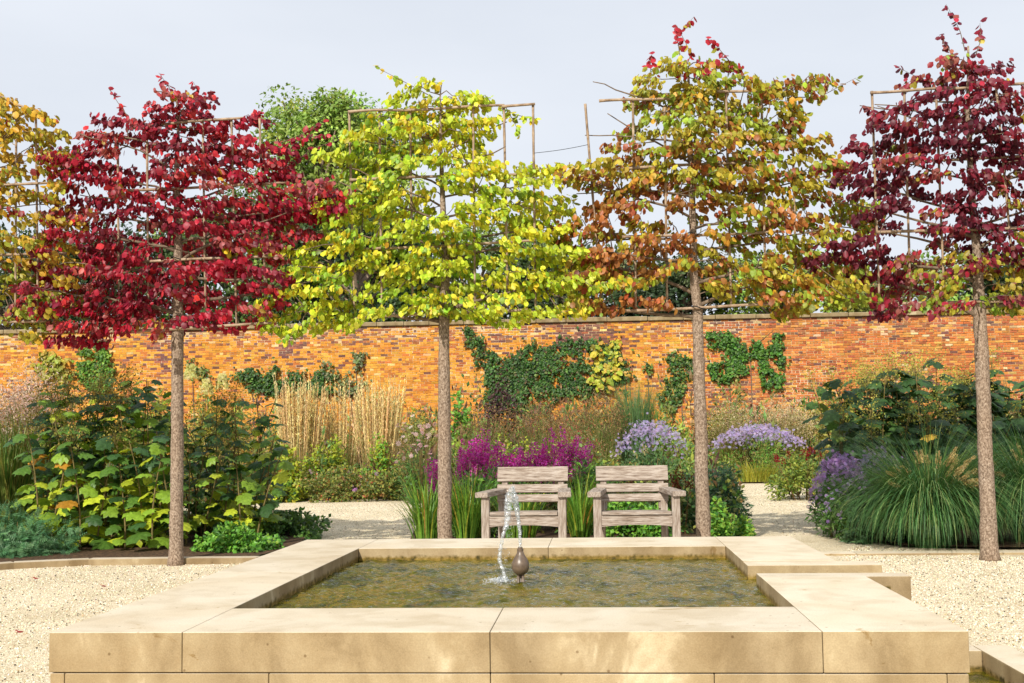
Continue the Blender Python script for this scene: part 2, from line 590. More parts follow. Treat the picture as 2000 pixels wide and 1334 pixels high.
def frames(d, nh):
    """rotation matrices whose x axis is d and whose z axis leans to nh"""
    d = d / (np.linalg.norm(d, axis=1, keepdims=True) + 1e-9)
    z = nh - (nh * d).sum(1, keepdims=True) * d
    z /= np.linalg.norm(z, axis=1, keepdims=True) + 1e-9
    y = np.cross(z, d)
    return np.stack([d, y, z], axis=2)


# ------------------------------------------------------------------ leaf shapes (length along x, 0..1)
def oval_leaf(wid=0.34, curl=0.22, fold=0.30, wave=0.05):
    ts = [0.12, 0.35, 0.60, 0.84]
    ws = [wid * 0.58, wid, wid * 0.92, wid * 0.48]
    v = [(0, 0, 0)]
    for i, (t, w) in enumerate(zip(ts, ws)):
        zc = -curl * t * t
        wv = wave * (1 if i % 2 else -1)
        v += [(t, w, zc - fold * w + wv), (t, 0, zc), (t, -w, zc - fold * w - wv)]
    v.append((1.0, 0.02, -curl))
    t = [(0, 2, 1), (0, 3, 2)]
    for i in range(3):
        a, b = 1 + 3 * i, 4 + 3 * i
        t += [(a, a + 1, b), (a + 1, b + 1, b), (a + 1, a + 2, b + 1), (a + 2, b + 2, b + 1)]
    t += [(10, 11, 13), (11, 12, 13)]
    return np.array(v, float), np.array(t)


def small_leaf(wid=0.3, fold=0.2, curl=0.15):
    v = [(0, 0, 0), (0.45, wid, -fold * wid), (0.5, 0, 0.0), (0.45, -wid, -fold * wid), (1, 0, -curl)]
    return np.array(v, float), np.array([(0, 2, 1), (0, 3, 2), (1, 2, 4), (2, 3, 4)])


def lobed_leaf(seed=0, depth=1.0, droop=0.28):
    r = np.random.default_rng(seed)
    half = [(-0.10, 0.10), (-0.09, 0.27), (0.03, 0.36), (0.12, 0.50), (0.20, 0.38), (0.30, 0.40), (0.47, 0.53), (0.52, 0.36), (0.60, 0.27), (0.74, 0.27), (0.80, 0.13)]
    pts = [(0.0, 0.0)] + half + [(1.0, 0.0)] + [(x, -y) for x, y in half[::-1]]
    pts = np.array(pts) + r.normal(0, 0.018, (len(pts), 2))
    cx = np.array([0.30, 0.0])
    n = len(pts)
    mid = cx + (pts - cx) * 0.55
    def z(p, k):
        rr = ((p - cx) ** 2).sum(1)
        return -droop * rr + k * r.normal(0, 0.022, len(p)) - 0.10 * np.abs(p[:, 1])
    v = np.vstack([np.hstack([pts, z(pts, 1)[:, None]]), np.hstack([mid, (z(mid, 1) + 0.02)[:, None]]), [[cx[0], 0, 0.0]]])
    t = []
    for i in range(n):
        j = (i + 1) % n
        t += [(i, j, n + i), (j, n + j, n + i), (n + i, n + j, 2 * n)]
    t = [(a, c, b) if False else (a, b, c) for a, b, c in t]
    return v, np.array(t)


def feather_leaf():
    v, t = [], []
    for i in range(5):
        x = 0.1 + 0.18 * i
        for s in (-1, 1):
            k = len(v)
            L_ = 0.34 * (1 - 0.12 * i)
            v += [(x, 0, 0), (x + 0.10, s * L_ * 0.5, 0.02), (x + 0.22, s * L_, -0.05), (x + 0.09, 0, 0)]
            t += [(k, k + 1, k + 3), (k + 1, k + 2, k + 3)]
    return np.array(v, float), np.array(t)


def daisy(n=8):
    v, t = [(0, 0, 0.02)], []
    for i in range(n):
        a = 2 * np.pi * i / n
        w = 0.9 * np.pi / n
        k = len(v)
        v += [(0.45 * math.cos(a - w * .6), 0.45 * math.sin(a - w * .6), 0.05), (0.5 * math.cos(a), 0.5 * math.sin(a), -0.02), (0.45 * math.cos(a + w * .6), 0.45 * math.sin(a + w * .6), 0.05)]
        t += [(0, k, k + 1), (0, k + 1, k + 2)]
    return np.array(v, float), np.array(t)


LITE = []
OVAL = [oval_leaf(), oval_leaf(0.38, 0.36, 0.18, 0.07), oval_leaf(0.30, 0.10, 0.45, 0.04)]
def lite_leaf(wid, curl, fold):
    v, t = [(0, 0, 0)], []
    for x_, k_ in ((0.28, 0.9), (0.66, 0.92)):
        v += [(x_, wid * k_, -curl * x_ * x_ - fold * wid), (x_, 0, -curl * x_ * x_), (x_, -wid * k_, -curl * x_ * x_ - fold * wid * 0.8)]
    v.append((1.0, 0.02, -curl))
    t = [(0, 2, 1), (0, 3, 2), (1, 2, 4), (2, 5, 4), (2, 3, 5), (3, 6, 5), (4, 5, 7), (5, 6, 7)]
    return np.array(v, float), np.array(t)


LITE = [lite_leaf(0.36, 0.25, 0.3), lite_leaf(0.40, 0.42, 0.15), lite_leaf(0.32, 0.12, 0.5)]
SMALL, NARROW, TINY = small_leaf(), small_leaf(0.14, 0.2, 0.25), small_leaf(0.36, 0.3, 0.1)
LOBED = [lobed_leaf(1), lobed_leaf(2, 1.0, 0.42), lobed_leaf(3, 1.0, 0.15)]
LOBED_S = small_leaf(0.42, 0.15, 0.2)
FEATHER, DAISY = feather_leaf(), daisy()
_i = np.array([(1, 0, 0), (-1, 0, 0), (0, 1, 0), (0, -1, 0), (0, 0, 1), (0, 0, -1)], float)
OCTA = (_i, np.array([(0, 2, 4), (2, 1, 4), (1, 3, 4), (3, 0, 4), (2, 0, 5), (1, 2, 5), (3, 1, 5), (0, 3, 5)]))


def pick(pal, n, jit=0.12):
    """palette: [(weight, (r,g,b)), ...] -> n colours with brightness and hue jitter"""
    w = np.array([p[0] for p in pal], float)
    c = np.array([p[1] for p in pal], float)[rng.choice(len(pal), n, p=w / w.sum())]
    return np.clip(c * (1 + rng.normal(0, jit, (n, 1))) * (1 + rng.normal(0, jit * 0.5, (n, 3))), 0.003, 0.9)


# ------------------------------------------------------------------ ground, gravel, beds
def flat_poly(name, pts, z, mat, div=None):
    bm = bmesh.new()
    vs = [bm.verts.new((x, y, z)) for x, y in pts]
    f = bm.faces.new(vs)
    if f.normal.z < 0:
        f.normal_flip()
    bm.normal_update()
    me = bpy.data.meshes.new(name)
    bm.to_mesh(me)
    bm.free()
    me.materials.append(mat)
    o = bpy.data.objects.new(name, me)
    COL.objects.link(o)
    o['kind'] = 'structure'
    return o


gm = MB()                                     # one sheet with a hole where the low pool is let in
gx, gy = [-600, 1.32, 1.9, 600], [-300, 2.45, 5.84, 1500]
gm.add([(x_, y_, -0.012) for y_ in gy for x_ in gx], [t_ for j_ in range(3) for i_ in range(3) if (i_, j_) != (1, 1) for t_ in ((j_ * 4 + i_, j_ * 4 + i_ + 1, j_ * 4 + i_ + 5), (j_ * 4 + i_, j_ * 4 + i_ + 5, j_ * 4 + i_ + 4))])
gm.build('ground', M_MEADOW, kind='structure')
LP0, LP1 = (1.31, 2.6), (1.76, 5.73)        # the low pool is let into the gravel
flat_poly('gravel_court', [(-22, -6), (22, -6), (22, 2.4), (-22, 2.4)], 0.0, M_GRAVEL)
flat_poly('gravel_court', [(-22, 2.4), (1.29, 2.4), (1.29, 5.88), (-22, 5.88)], 0.0, M_GRAVEL)
flat_poly('gravel_court', [(1.93, 2.4), (22, 2.4), (22, 5.88), (1.93, 5.88)], 0.0, M_GRAVEL)
flat_poly('gravel_court', [(-22, 5.88), (22, 5.88), (22, 30), (-22, 30)], 0.0, M_GRAVEL)
BEDS = {
    'left': [(-14, 9.0), (-6, 9.0), (-5.0, 9.55), (-4.6, 10.02), (-3.0, 10.06), (-2.85, 11.0), (-3.1, 12.5), (-3.7, 14.0), (-5.2, 15.6), (-14, 16.6)],
    'middle': [(-1.75, 10.45), (1.4, 10.45), (1.55, 12.3), (1.75, 16), (2.0, 20), (1.5, 21.5), (0, 20.5), (-1.8, 17.5), (-2.05, 13)],
    'right': [(3.3, 24.5), (3.95, 22), (3.55, 18), (2.85, 14), (2.45, 11.6), (2.7, 10.85), (3.4, 10.62), (14, 10.5), (16, 24.5)],
    'far': [(-22, 20.4), (-8, 19.8), (-5.5, 19.4), (-2.76, 20.2), (-1, 22.6), (1.5, 24.4), (3.2, 24.6), (22, 24.6), (22, 35.9), (-22, 35.9)],
}
for k, pts in BEDS.items():
    flat_poly('bed_soil', pts, 0.025 if k != 'left' else 0.04, M_SOIL)


def in_poly(pts, poly):
    pts = np.asarray(pts, float)
    x, y = pts[:, 0], pts[:, 1]
    ins = np.zeros(len(pts), bool)
    n = len(poly)
    for i in range(n):
        x0, y0 = poly[i]
        x1, y1 = poly[(i + 1) % n]
        c = (y0 > y) != (y1 > y)
        with np.errstate(divide='ignore', invalid='ignore'):
            xi = (x1 - x0) * (y - y0) / (y1 - y0 + 1e-12) + x0
        ins ^= c & (x < xi)
    return ins


def scatter(poly, n):
    p = np.array(poly)
    lo, hi = p.min(0), p.max(0)
    out = np.zeros((0, 2))
    while len(out) < n:
        q = rng.uniform(lo, hi, (n * 2, 2))
        out = np.vstack([out, q[in_poly(q, poly)]])
    return out[:n]


# loose stones on the gravel
pebbles = MB()
for poly, n in (([(-4.9, 4.0), (-2.12, 4.0), (-2.12, 8.4), (-2.9, 9.9), (-4.6, 9.8), (-5.2, 9.0)], 15000),
                ([(1.95, 5.9), (3.2, 5.9), (4.6, 9.9), (3.2, 10.1), (2.3, 11.2), (1.55, 8.4), (1.55, 6.8)], 13000),
                ([(-3.3, 12), (-2.1, 12), (-2.1, 19), (-4.6, 18.3)], 5000), ([(1.8, 12), (2.8, 13), (3.6, 18), (3.6, 22), (2.7, 22)], 5000)):
    p = scatter(poly, n)
    s = rng.uniform(0.0025, 0.0062, n)
    rot = frames(rng.normal(0, 1, (n, 3)), rng.normal(0, 1, (n, 3)))
    pos = np.column_stack([p, s * 0.35])
    pebbles.inst(OCTA, pos, rot, np.column_stack([s * 1.25, s, s * 0.75]),
                 pick([(4, (0.84, 0.73, 0.52)), (5, (0.89, 0.82, 0.66)), (1.0, (0.5, 0.37, 0.2)), (0.8, (0.20, 0.15, 0.10)), (1.0, (0.05, 0.04, 0.03))], n))
tag(pebbles.build('gravel_stones', M_PEBBLE, smooth=True), 'loose cream and brown pebbles strewn over the gravel court', 'gravel', kind='stuff')

# kerb of the left bed, one stone after another, and the flush strip on the right
kp = [(-7.6, 8.35), (-6.2, 8.72), (-5.35, 9.2), (-4.9, 9.62), (-4.35, 9.86), (-3.65, 9.9), (-2.9, 9.92), (-2.35, 9.95)]
kerb = thing('kerb', 'low pale stone kerb edging the left bed beside the red tree', 'kerb', (-4.35, 9.86, 0))
for (x0, y0), (x1, y1) in zip(kp[:-1], kp[1:]):
    ln = math.hypot(x1 - x0, y1 - y0)
    o = bevel_box('kerb_stone', (-ln / 2 + 0.002, -0.065, -0.05), (ln / 2 - 0.002, 0.065, 0.046), M_KERB, None, 0.008)
    o.parent = kerb
    o.location = ((x0 + x1) / 2 + 4.35, (y0 + y1) / 2 - 9.86, 0.006)
    o.rotation_euler.z = math.atan2(y1 - y0, x1 - x0)
strip = thing('edging_strip', 'flush stone strip in the gravel behind the water spout', 'edging', (2.2, 10.35, 0))
for x0 in (1.55, 2.15, 2.75, 3.35, 3.95):
    bevel_box('edging_stone', (x0, 10.22, -0.04), (x0 + 0.596, 10.42, 0.018), M_STONE_LOW, strip, 0.005)

# ------------------------------------------------------------------ stone basin
OX0, OX1, OY0, OY1 = -2.09, 1.305, 4.39, 8.338
IX0, IX1, IY0, IY1 = -1.575, 0.79, 5.0, 7.65
ZT, ZC = 0.33, 0.182
basin = thing('stone_basin', 'raised rectangular sandstone water basin in front of the two chairs', 'basin', ((OX0 + OX1) / 2, OY0, 0))
g = 0.0012
# coping
for x0, x1 in ((IX0, -0.415), (-0.415, IX1)):
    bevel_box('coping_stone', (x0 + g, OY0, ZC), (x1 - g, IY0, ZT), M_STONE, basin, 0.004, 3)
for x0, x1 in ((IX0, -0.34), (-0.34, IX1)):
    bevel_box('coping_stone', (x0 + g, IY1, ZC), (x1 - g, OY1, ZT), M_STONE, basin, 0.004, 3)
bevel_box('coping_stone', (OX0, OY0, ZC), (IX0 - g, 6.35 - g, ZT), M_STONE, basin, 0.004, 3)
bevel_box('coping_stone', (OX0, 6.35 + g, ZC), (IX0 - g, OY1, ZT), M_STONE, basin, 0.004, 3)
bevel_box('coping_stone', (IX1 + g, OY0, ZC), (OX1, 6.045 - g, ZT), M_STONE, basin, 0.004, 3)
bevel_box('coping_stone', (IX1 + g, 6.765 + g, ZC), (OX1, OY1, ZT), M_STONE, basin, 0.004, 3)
# spout through the right side: two cheeks, a sill and an end stone
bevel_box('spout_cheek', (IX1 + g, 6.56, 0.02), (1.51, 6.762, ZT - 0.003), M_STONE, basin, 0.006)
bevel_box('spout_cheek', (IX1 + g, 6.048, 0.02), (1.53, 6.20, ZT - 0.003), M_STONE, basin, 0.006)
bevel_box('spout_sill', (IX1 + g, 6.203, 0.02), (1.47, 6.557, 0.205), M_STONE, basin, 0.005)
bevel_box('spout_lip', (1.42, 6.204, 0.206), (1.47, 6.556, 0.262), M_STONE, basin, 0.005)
# the courses under the coping
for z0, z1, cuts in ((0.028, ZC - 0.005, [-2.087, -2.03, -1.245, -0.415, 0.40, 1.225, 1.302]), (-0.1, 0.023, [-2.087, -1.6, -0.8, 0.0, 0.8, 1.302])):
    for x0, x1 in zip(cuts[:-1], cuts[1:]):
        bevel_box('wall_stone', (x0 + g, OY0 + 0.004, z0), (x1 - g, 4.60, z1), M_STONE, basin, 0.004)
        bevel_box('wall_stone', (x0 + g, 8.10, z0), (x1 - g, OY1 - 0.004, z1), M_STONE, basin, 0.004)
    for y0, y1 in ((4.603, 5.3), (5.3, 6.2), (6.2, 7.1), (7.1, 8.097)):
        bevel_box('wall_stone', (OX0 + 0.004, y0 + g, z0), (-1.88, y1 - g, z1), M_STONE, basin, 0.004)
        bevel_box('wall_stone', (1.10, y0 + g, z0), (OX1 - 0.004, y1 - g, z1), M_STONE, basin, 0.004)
# inner lining and floor
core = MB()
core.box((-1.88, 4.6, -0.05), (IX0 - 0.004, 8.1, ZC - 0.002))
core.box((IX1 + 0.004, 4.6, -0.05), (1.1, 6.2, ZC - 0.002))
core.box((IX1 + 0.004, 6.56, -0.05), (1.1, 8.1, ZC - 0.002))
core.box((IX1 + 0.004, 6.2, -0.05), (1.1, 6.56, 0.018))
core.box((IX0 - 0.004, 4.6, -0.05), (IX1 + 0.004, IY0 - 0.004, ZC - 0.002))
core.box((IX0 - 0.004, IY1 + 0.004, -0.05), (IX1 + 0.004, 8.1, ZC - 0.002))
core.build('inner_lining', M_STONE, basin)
fl = MB()
fl.box((IX0 - 0.003, IY0 - 0.003, 0.03), (IX1 + 0.003, IY1 + 0.003, 0.07))
fl.build('pool_floor', M_POOLFLOOR, basin)


def ripple_sheet(name, x0, x1, y0, y1, z, step, centre, amp, mat):
    nx, ny = int((x1 - x0) / step) + 1, int((y1 - y0) / step) + 1
    X, Y = np.meshgrid(np.linspace(x0, x1, nx), np.linspace(y0, y1, ny))
    r = np.random.default_rng(4)
    Z = np.zeros_like(X)
    for _ in range(34):
        a, k = r.uniform(0, 2 * np.pi), r.uniform(28, 120)
        Z += np.sin(k * (X * math.cos(a) + Y * math.sin(a)) + r.uniform(0, 6.3) + 0.9 * np.sin(3 * X + 2 * Y + r.uniform(0, 6))) / k * 0.45
    Z *= amp
    D = np.hypot(X - centre[0], Y - centre[1])
    Z += 0.0045 * np.sin(D * 46) * np.exp(-D * 1.5)
    v = np.column_stack([X.ravel(), Y.ravel(), (z + Z).ravel()])
    i = (np.arange(ny - 1)[:, None] * nx + np.arange(nx - 1)[None]).ravel()
    t = np.vstack([np.column_stack([i, i + 1, i + nx + 1]), np.column_stack([i, i + nx + 1, i + nx])])
    m = MB()
    m.add(v, t)
    o = m.build(name, mat, smooth=True)
    o['kind'] = 'structure'
    return o


ZW = 0.252
JET = G(1017, 1138, ZW)
SPL = G(980, 1135, ZW)
ripple_sheet('water', IX0 - 0.001, IX1 + 0.001, IY0 - 0.001, IY1 + 0.001, ZW, 0.014, (SPL[0], SPL[1]), 0.13, M_WATER)
ripple_sheet('water', IX1 + 0.001, 1.421, 6.2, 6.56, ZW, 0.02, (SPL[0], SPL[1]), 0.12, M_WATER)

# low pool on the right
low = thing('low_pool', 'low stone edged pool let into the gravel right of the basin', 'pool', (1.6, 4.0, 0))
bevel_box('edge_stone', (1.31, 5.73, -0.20), (1.76, 5.876, 0.02), M_STONE_LOW, low, 0.006)
for y0, y1 in ((2.4, 3.5), (3.5, 4.65), (4.65, 5.876)):
    bevel_box('edge_stone', (1.763, y0 + g, -0.20), (1.93, y1 - g, 0.02), M_STONE_LOW, low, 0.006)
bevel_box('edge_stone', (1.31, 2.4, -0.20), (1.76, 2.6, 0.02), M_STONE_LOW, low, 0.006)
lf = MB()
lf.box((1.30, 2.4, -0.26), (1.93, 5.876, -0.203))
lf.build('pool_floor', M_POOLFLOOR, low)
ripple_sheet('water', 1.30, 1.764, 2.599, 5.731, -0.075, 0.02, (1.4, 5.6), 0.15, M_WATER)

# ------------------------------------------------------------------ fountain
fx, fy = float(JET[0]), float(JET[1])
ks = fy / 6.05
ballz = H(1017, 1105, fy)
noz = thing('fountain_nozzle', 'dark bronze ball nozzle on pipes standing in the basin water', 'fountain', (fx, fy, 0.07))
m = MB()
prof = [(0.0, -0.047), (0.018, -0.045), (0.033, -0.036), (0.043, -0.018), (0.0455, 0.0), (0.043, 0.018), (0.035, 0.036), (0.024, 0.052), (0.0175, 0.064), (0.015, 0.078)]
m.tube([(fx, fy, ballz + z * ks) for r, z in prof], [max(r, 0.001) * ks for r, z in prof], 28, cap=True)
m.build('ball', M_BRONZE, noz, smooth=True)
m = MB()
m.tube([(fx, fy, ballz + 0.076 * ks), (fx, fy, ballz + 0.086 * ks)], 0.0175, 20)
m.tube([(fx, fy, ballz + 0.086 * ks), (fx, fy, ballz + 0.094 * ks)], 0.0125, 20)
m.build('nozzle_collar', M_BRONZE, noz)
for dx, dy in ((-0.014, -0.006), (0.016, -0.01), (0.002, 0.016)):
    m = MB()
    m.tube([(fx + dx, fy + dy, 0.07), (fx + dx, fy + dy, 0.2), (fx + dx * 0.8, fy + dy * 0.8, ballz - 0.03)], 0.0075, 10)
    m.build('pipe', M_BRONZE, noz, smooth=True)

jet = thing('water_jet', 'clear jet of water rising from the bronze ball and falling back', 'water jet', (fx, fy, ballz + 0.09))


def px_path(pts, Y):
    return np.array([P(x, y, Y) for x, y in pts])


def resample(pts, n):
    pts = np.asarray(pts, float)
    d = np.r_[0, np.cumsum(np.linalg.norm(np.diff(pts, axis=0), axis=1))]
    s = np.linspace(0, d[-1], n)
    return np.column_stack([np.interp(s, d, pts[:, i]) for i in range(3)])


def lumpy(mb, pts, rad, n, sides=12, jit=0.13):
    p = resample(pts, n)
    r = np.interp(np.linspace(0, 1, n), np.linspace(0, 1, len(rad)), rad)
    r = r * (1 + 0.25 * np.sin(np.arange(n) * 0.9 + rng.uniform(0, 6)) * jit * 3)
    p[:, 0] += rng.normal(0, 0.0018, n)
    p[:, 1] += rng.normal(0, 0.0018, n)
    mb.tube(p, r, sides, jitter=jit)


m = MB()
lumpy(m, px_path([(1017, 1078), (1015, 1040), (1010, 1000), (1005, 965), (1002, 950)], fy), [0.007, 0.0075, 0.0095, 0.013, 0.017, 0.005], 110)
m.build('rising_jet', M_SPRAY, jet, smooth=True)
m = MB()
lumpy(m, px_path([(1002, 951), (995, 965), (992, 1000), (989, 1030)], fy - 0.02), [0.008, 0.022, 0.018, 0.012], 45)
lumpy(m, px_path([(989, 1026), (982, 1045), (977, 1075), (975, 1092), (982, 1112), (986, 1136)], fy - 0.04), [0.012, 0.008, 0.009, 0.011, 0.008, 0.013], 60)
m.build('falling_stream', M_SPRAY, jet, smooth=True)
m = MB()
n = 420
q = rng.uniform(0, 1, n)
dp = np.array([P(x, y, fy - 0.03) for x, y in zip(1000 - 22 * q + rng.normal(0, 6 + 6 * q), 955 + 175 * q + rng.normal(0, 8, n))])
m.inst(OCTA, dp, frames(rng.normal(0, 1, (n, 3)), rng.normal(0, 1, (n, 3))), rng.uniform(0.0009, 0.0032, n), np.ones((n, 3)))
m.build('droplets', M_SPRAY, jet, smooth=True, kind='stuff')
spl = thing('splash', 'white splash of bubbles where the jet falls into the basin', 'splash', (float(SPL[0]), float(SPL[1]), ZW))
m = MB()
n = 900
rr, aa = np.abs(rng.normal(0, 0.045, n)), rng.uniform(0, 2 * np.pi, n)
pos = np.column_stack([SPL[0] + rr * np.cos(aa) * 1.05 - 0.012, SPL[1] + rr * np.sin(aa) * 1.3, ZW + np.abs(rng.normal(0, 0.010, n)) * np.exp(-rr * 12)])
m.inst(OCTA, pos, frames(rng.normal(0, 1, (n, 3)), rng.normal(0, 1, (n, 3))), rng.uniform(0.002, 0.0055, n), np.ones((n, 3)))
m.build('bubbles', M_SPRAY, spl, smooth=True, kind='stuff')

# ------------------------------------------------------------------ chairs
def bar(name, parent, p0, p1, w, t, up=(0, 0, 1), bev=0.004, arch=0.0, mat=None):
    """a timber bar from p0 to p1 (local to parent), t thick along 'up', w wide across"""
    p0, p1 = Vector(p0), Vector(p1)
    x = (p1 - p0)
    ln = x.length
    x.normalize()
    z = Vector(up)
    z = (z - z.dot(x) * x).normalized()
    y = z.cross(x)
    bm = bmesh.new()
    bmesh.ops.create_cube(bm, size=1.0)
    for v in bm.verts:
        v.co = Vector((v.co.x * ln, v.co.y * w, v.co.z * t))
    if arch:
        low_edges = [e for e in bm.edges if all(abs(v.co.z + t / 2) < 1e-6 for v in e.verts) and abs(e.verts[0].co.x - e.verts[1].co.x) > ln * 0.9]
        res = bmesh.ops.subdivide_edges(bm, edges=low_edges, cuts=7)
        for v in bm.verts:
            if abs(v.co.z + t / 2) < 1e-6:
                v.co.z += arch * max(0.0, 1 - (2 * v.co.x / ln) ** 2)
    else:
        bmesh.ops.bevel(bm, geom=list(bm.edges), offset=bev, segments=2, profile=0.6, affect='EDGES')
    me = bpy.data.meshes.new(name)
    bm.to_mesh(me)
    bm.free()
    me.materials.append(mat or M_WOOD)
    o = bpy.data.objects.new(name, me)
    COL.objects.link(o)
    o.parent = parent
    o.matrix_local = Matrix(((x.x, y.x, z.x, (p0.x + p1.x) / 2), (x.y, y.y, z.y, (p0.y + p1.y) / 2), (x.z, y.z, z.z, (p0.z + p1.z) / 2), (0, 0, 0, 1)))
    return o


def chair(label, loc, rz):
    t = thing('garden_chair', label, 'chair', loc, 'weathered chairs behind the basin')
    t.rotation_euler.z = rz
    fw, bw, dep = 0.305, 0.255, 0.50           # half widths to the leg centres, front and back
    for s in (-1, 1):
        bar('leg', t, (s * fw, 0, 0), (s * fw, 0, 0.560), 0.062, 0.062, (0, 1, 0))
        bar('leg', t, (s * bw, dep - 0.02, 0), (s * bw, dep + 0.03, 0.50), 0.055, 0.055, (0, 1, 0))
        bar('back_post', t, (s * bw * 0.93, dep + 0.03, 0.43), (s * bw * 0.93, dep + 0.137, 0.76), 0.05, 0.05, (0, 1, 0))
        bar('armrest', t, (s * (fw + 0.025), -0.06, 0.582), (s * (bw + 0.012), dep + 0.06, 0.588), 0.105, 0.042, (0, 0, 1), 0.008)
        bar('side_rail', t, (s * fw, 0.03, 0.35), (s * bw, dep - 0.03, 0.35), 0.035, 0.075)
    bar('front_rail', t, (-fw + 0.032, -0.006, 0.375), (fw - 0.032, -0.006, 0.375), 0.036, 0.088, arch=0.014)
    for k in range(6):
        y = 0.0 + k * 0.088
        hw = fw - 0.036 - (fw - bw) * (y / dep)
        bar('seat_slat', t, (-hw, y, 0.434 - 0.004 * k), (hw, y, 0.434 - 0.004 * k), 0.078, 0.026)
    bar('back_rail', t, (-bw + 0.02, dep, 0.16), (bw - 0.02, dep, 0.16), 0.03, 0.06)
    lean = Vector((0, -0.37, 0.12)).normalized()
    upv = Vector((0, 0.12, 0.37)).normalized()

    def on(zc):
        return dep - 0.005 + 0.12 * (zc - 0.43) / 0.37
    for zc, hgt, hw in ((0.525, 0.062, 0.292), (0.604, 0.070, 0.296), (0.722, 0.125, 0.298)):
        sl = bar('back_slat', t, (-hw, on(zc), zc), (hw, on(zc), zc), 0.028, hgt, upv)
    bar('plaque', sl, (-0.026, 0.0155, 0.014), (0.026, 0.0155, 0.014), 0.003, 0.024, (0, 0, 1), 0.0005, mat=M_PLAQUE)
    return t


chair('weathered oak armchair directly behind the water jet, left of the pair', (S(1021, 9.35), 9.35, 0), math.radians(-4))
chair('weathered oak armchair nearer the orange tree trunk, right of the pair', (S(1240, 9.3), 9.3, 0), math.radians(1.5))

# ------------------------------------------------------------------ brick wall
def wall_y(x):
    return 36.0


WZ = 4.48                                   # underside of the coping
wall = thing('brick_wall', 'long old orange and red brick garden wall with stone coping', 'wall', (-2.6, 36.2, 0))
WX0, WX1 = -24.0, 20.0
m = MB()
m.box((WX0, 36.012, -0.1), (WX1, 36.44, WZ))
m.build('mortar_bed', M_MORTAR, wall)
x = WX0
while x < WX1:
    w = rng.uniform(0.75, 1.35)
    dz = rng.normal(0, 0.006)
    bevel_box('coping_stone', (x + 0.006, 35.92 + rng.normal(0, 0.008), WZ + 0.002), (x + w - 0.006, 36.54, WZ + 0.13 + dz), M_COPE, wall, 0.02, 2)
    x += w


def vnoise(seed, scale):
    r = np.random.default_rng(seed)
    g_ = r.uniform(-1, 1, (64, 64))

    def f(x, y):
        x, y = np.asarray(x) / scale, np.asarray(y) / scale
        i, j = np.floor(x).astype(int), np.floor(y).astype(int)
        u, v = x - i, y - j
        u, v = u * u * (3 - 2 * u), v * v * (3 - 2 * v)
        a, b, c, d = g_[i % 64, j % 64], g_[(i + 1) % 64, j % 64], g_[i % 64, (j + 1) % 64], g_[(i + 1) % 64, (j + 1) % 64]
        return a * (1 - u) * (1 - v) + b * u * (1 - v) + c * (1 - u) * v + d * u * v
    return f


CO, BL, BH = 0.0725, 0.222, 0.0625
vn, vn2 = vnoise(3, 2.2), vnoise(5, 0.8)
rows = []
z, course = WZ - CO + 0.005, 0
while z > -0.05:
    header = course % 4 == 2
    bl = BL / 2 if header else BL
    off = (course % 2) * BL / 2 + rng.uniform(-0.02, 0.02)
    xs = np.arange(WX0 + off, WX1 - BL, bl)
    if not header:                                    # scattered headers break the rows up
        xs = xs + rng.normal(0, 0.004, len(xs))
    rows.append(np.column_stack([xs, np.full(len(xs), z), np.full(len(xs), bl)]))
    z -= CO
    course += 1
rows = np.vstack(rows)
nb = len(rows)
xm, zm = rows[:, 0] + rows[:, 2] / 2, rows[:, 1]
f1, f2 = vn(xm + 40, zm + 40), vn2(xm + 40, zm + 40)
right = np.clip((xm - 2.2) / 2.0, 0, 1)                # redder, cleaner pointed brick to the right
pal_l = pick([(6, (0.57, 0.235, 0.035)), (5, (0.63, 0.305, 0.05)), (2.0, (0.49, 0.17, 0.04)), (0.7, (0.19, 0.085, 0.06)), (1.2, (0.38, 0.13, 0.045)), (0.4, (0.66, 0.44, 0.18))], nb, 0.10)
pal_r = pick([(5, (0.48, 0.155, 0.045)), (4, (0.55, 0.215, 0.055)), (3, (0.38, 0.11, 0.045)), (2, (0.58, 0.30, 0.08)), (0.6, (0.17, 0.075, 0.06)), (0.3, (0.62, 0.46, 0.26))], nb, 0.12)
bc = np.where((rng.uniform(0, 1, nb) < right)[:, None], pal_r, pal_l)
dark = (f1 + 0.7 * f2 + rng.normal(0, 0.25, nb)) > 0.85
bc[dark] = pick([(2, (0.17, 0.075, 0.065)), (1, (0.30, 0.12, 0.07))], int(dark.sum()))
topz = (zm > WZ - 0.55) & (rng.uniform(0, 1, nb) < 0.4)
bc[topz] = pick([(2, (0.33, 0.12, 0.06)), (1, (0.19, 0.10, 0.08)), (1, (0.6, 0.4, 0.22))], int(topz.sum()))
proud = np.abs(rng.normal(0, 0.004, nb)) + np.where(right > 0.5, 0.008, 0.004)
gap = np.where((right > rng.uniform(0, 1, nb)) | (zm > WZ - 0.45), 0.016, 0.009)
want = np.array([P(1560, 640, 36)[0], P(1800, 640, 36)[0]])
box_near = (xm > want[0]) & (xm < want[1]) & (zm > 2.9) & (zm < 4.48)
single = np.where(box_near)[0]
single = single[np.argsort(-rows[single, 1])][:300]
is_single = np.zeros(nb, bool)
is_single[single] = True
UNIT = (np.array([(0, 0, 0), (1, 0, 0), (1, 1, 0), (0, 1, 0), (0, 0, 1), (1, 0, 1), (1, 1, 1), (0, 1, 1)], float), np.array(BOX_T))
eye3 = np.broadcast_to(np.eye(3), (nb, 3, 3))
pos = np.column_stack([rows[:, 0], 36.012 - proud, rows[:, 1]])
scl = np.column_stack([rows[:, 2] - gap, proud + 0.05, CO - gap * 0.95])
m = MB()
r_ = ~is_single
m.inst(UNIT, pos[r_], eye3[r_], scl[r_], bc[r_])
m.build('brickwork', M_BRICK, wall, kind='stuff')
bm_ = MB()
bm_.add(UNIT[0], UNIT[1])
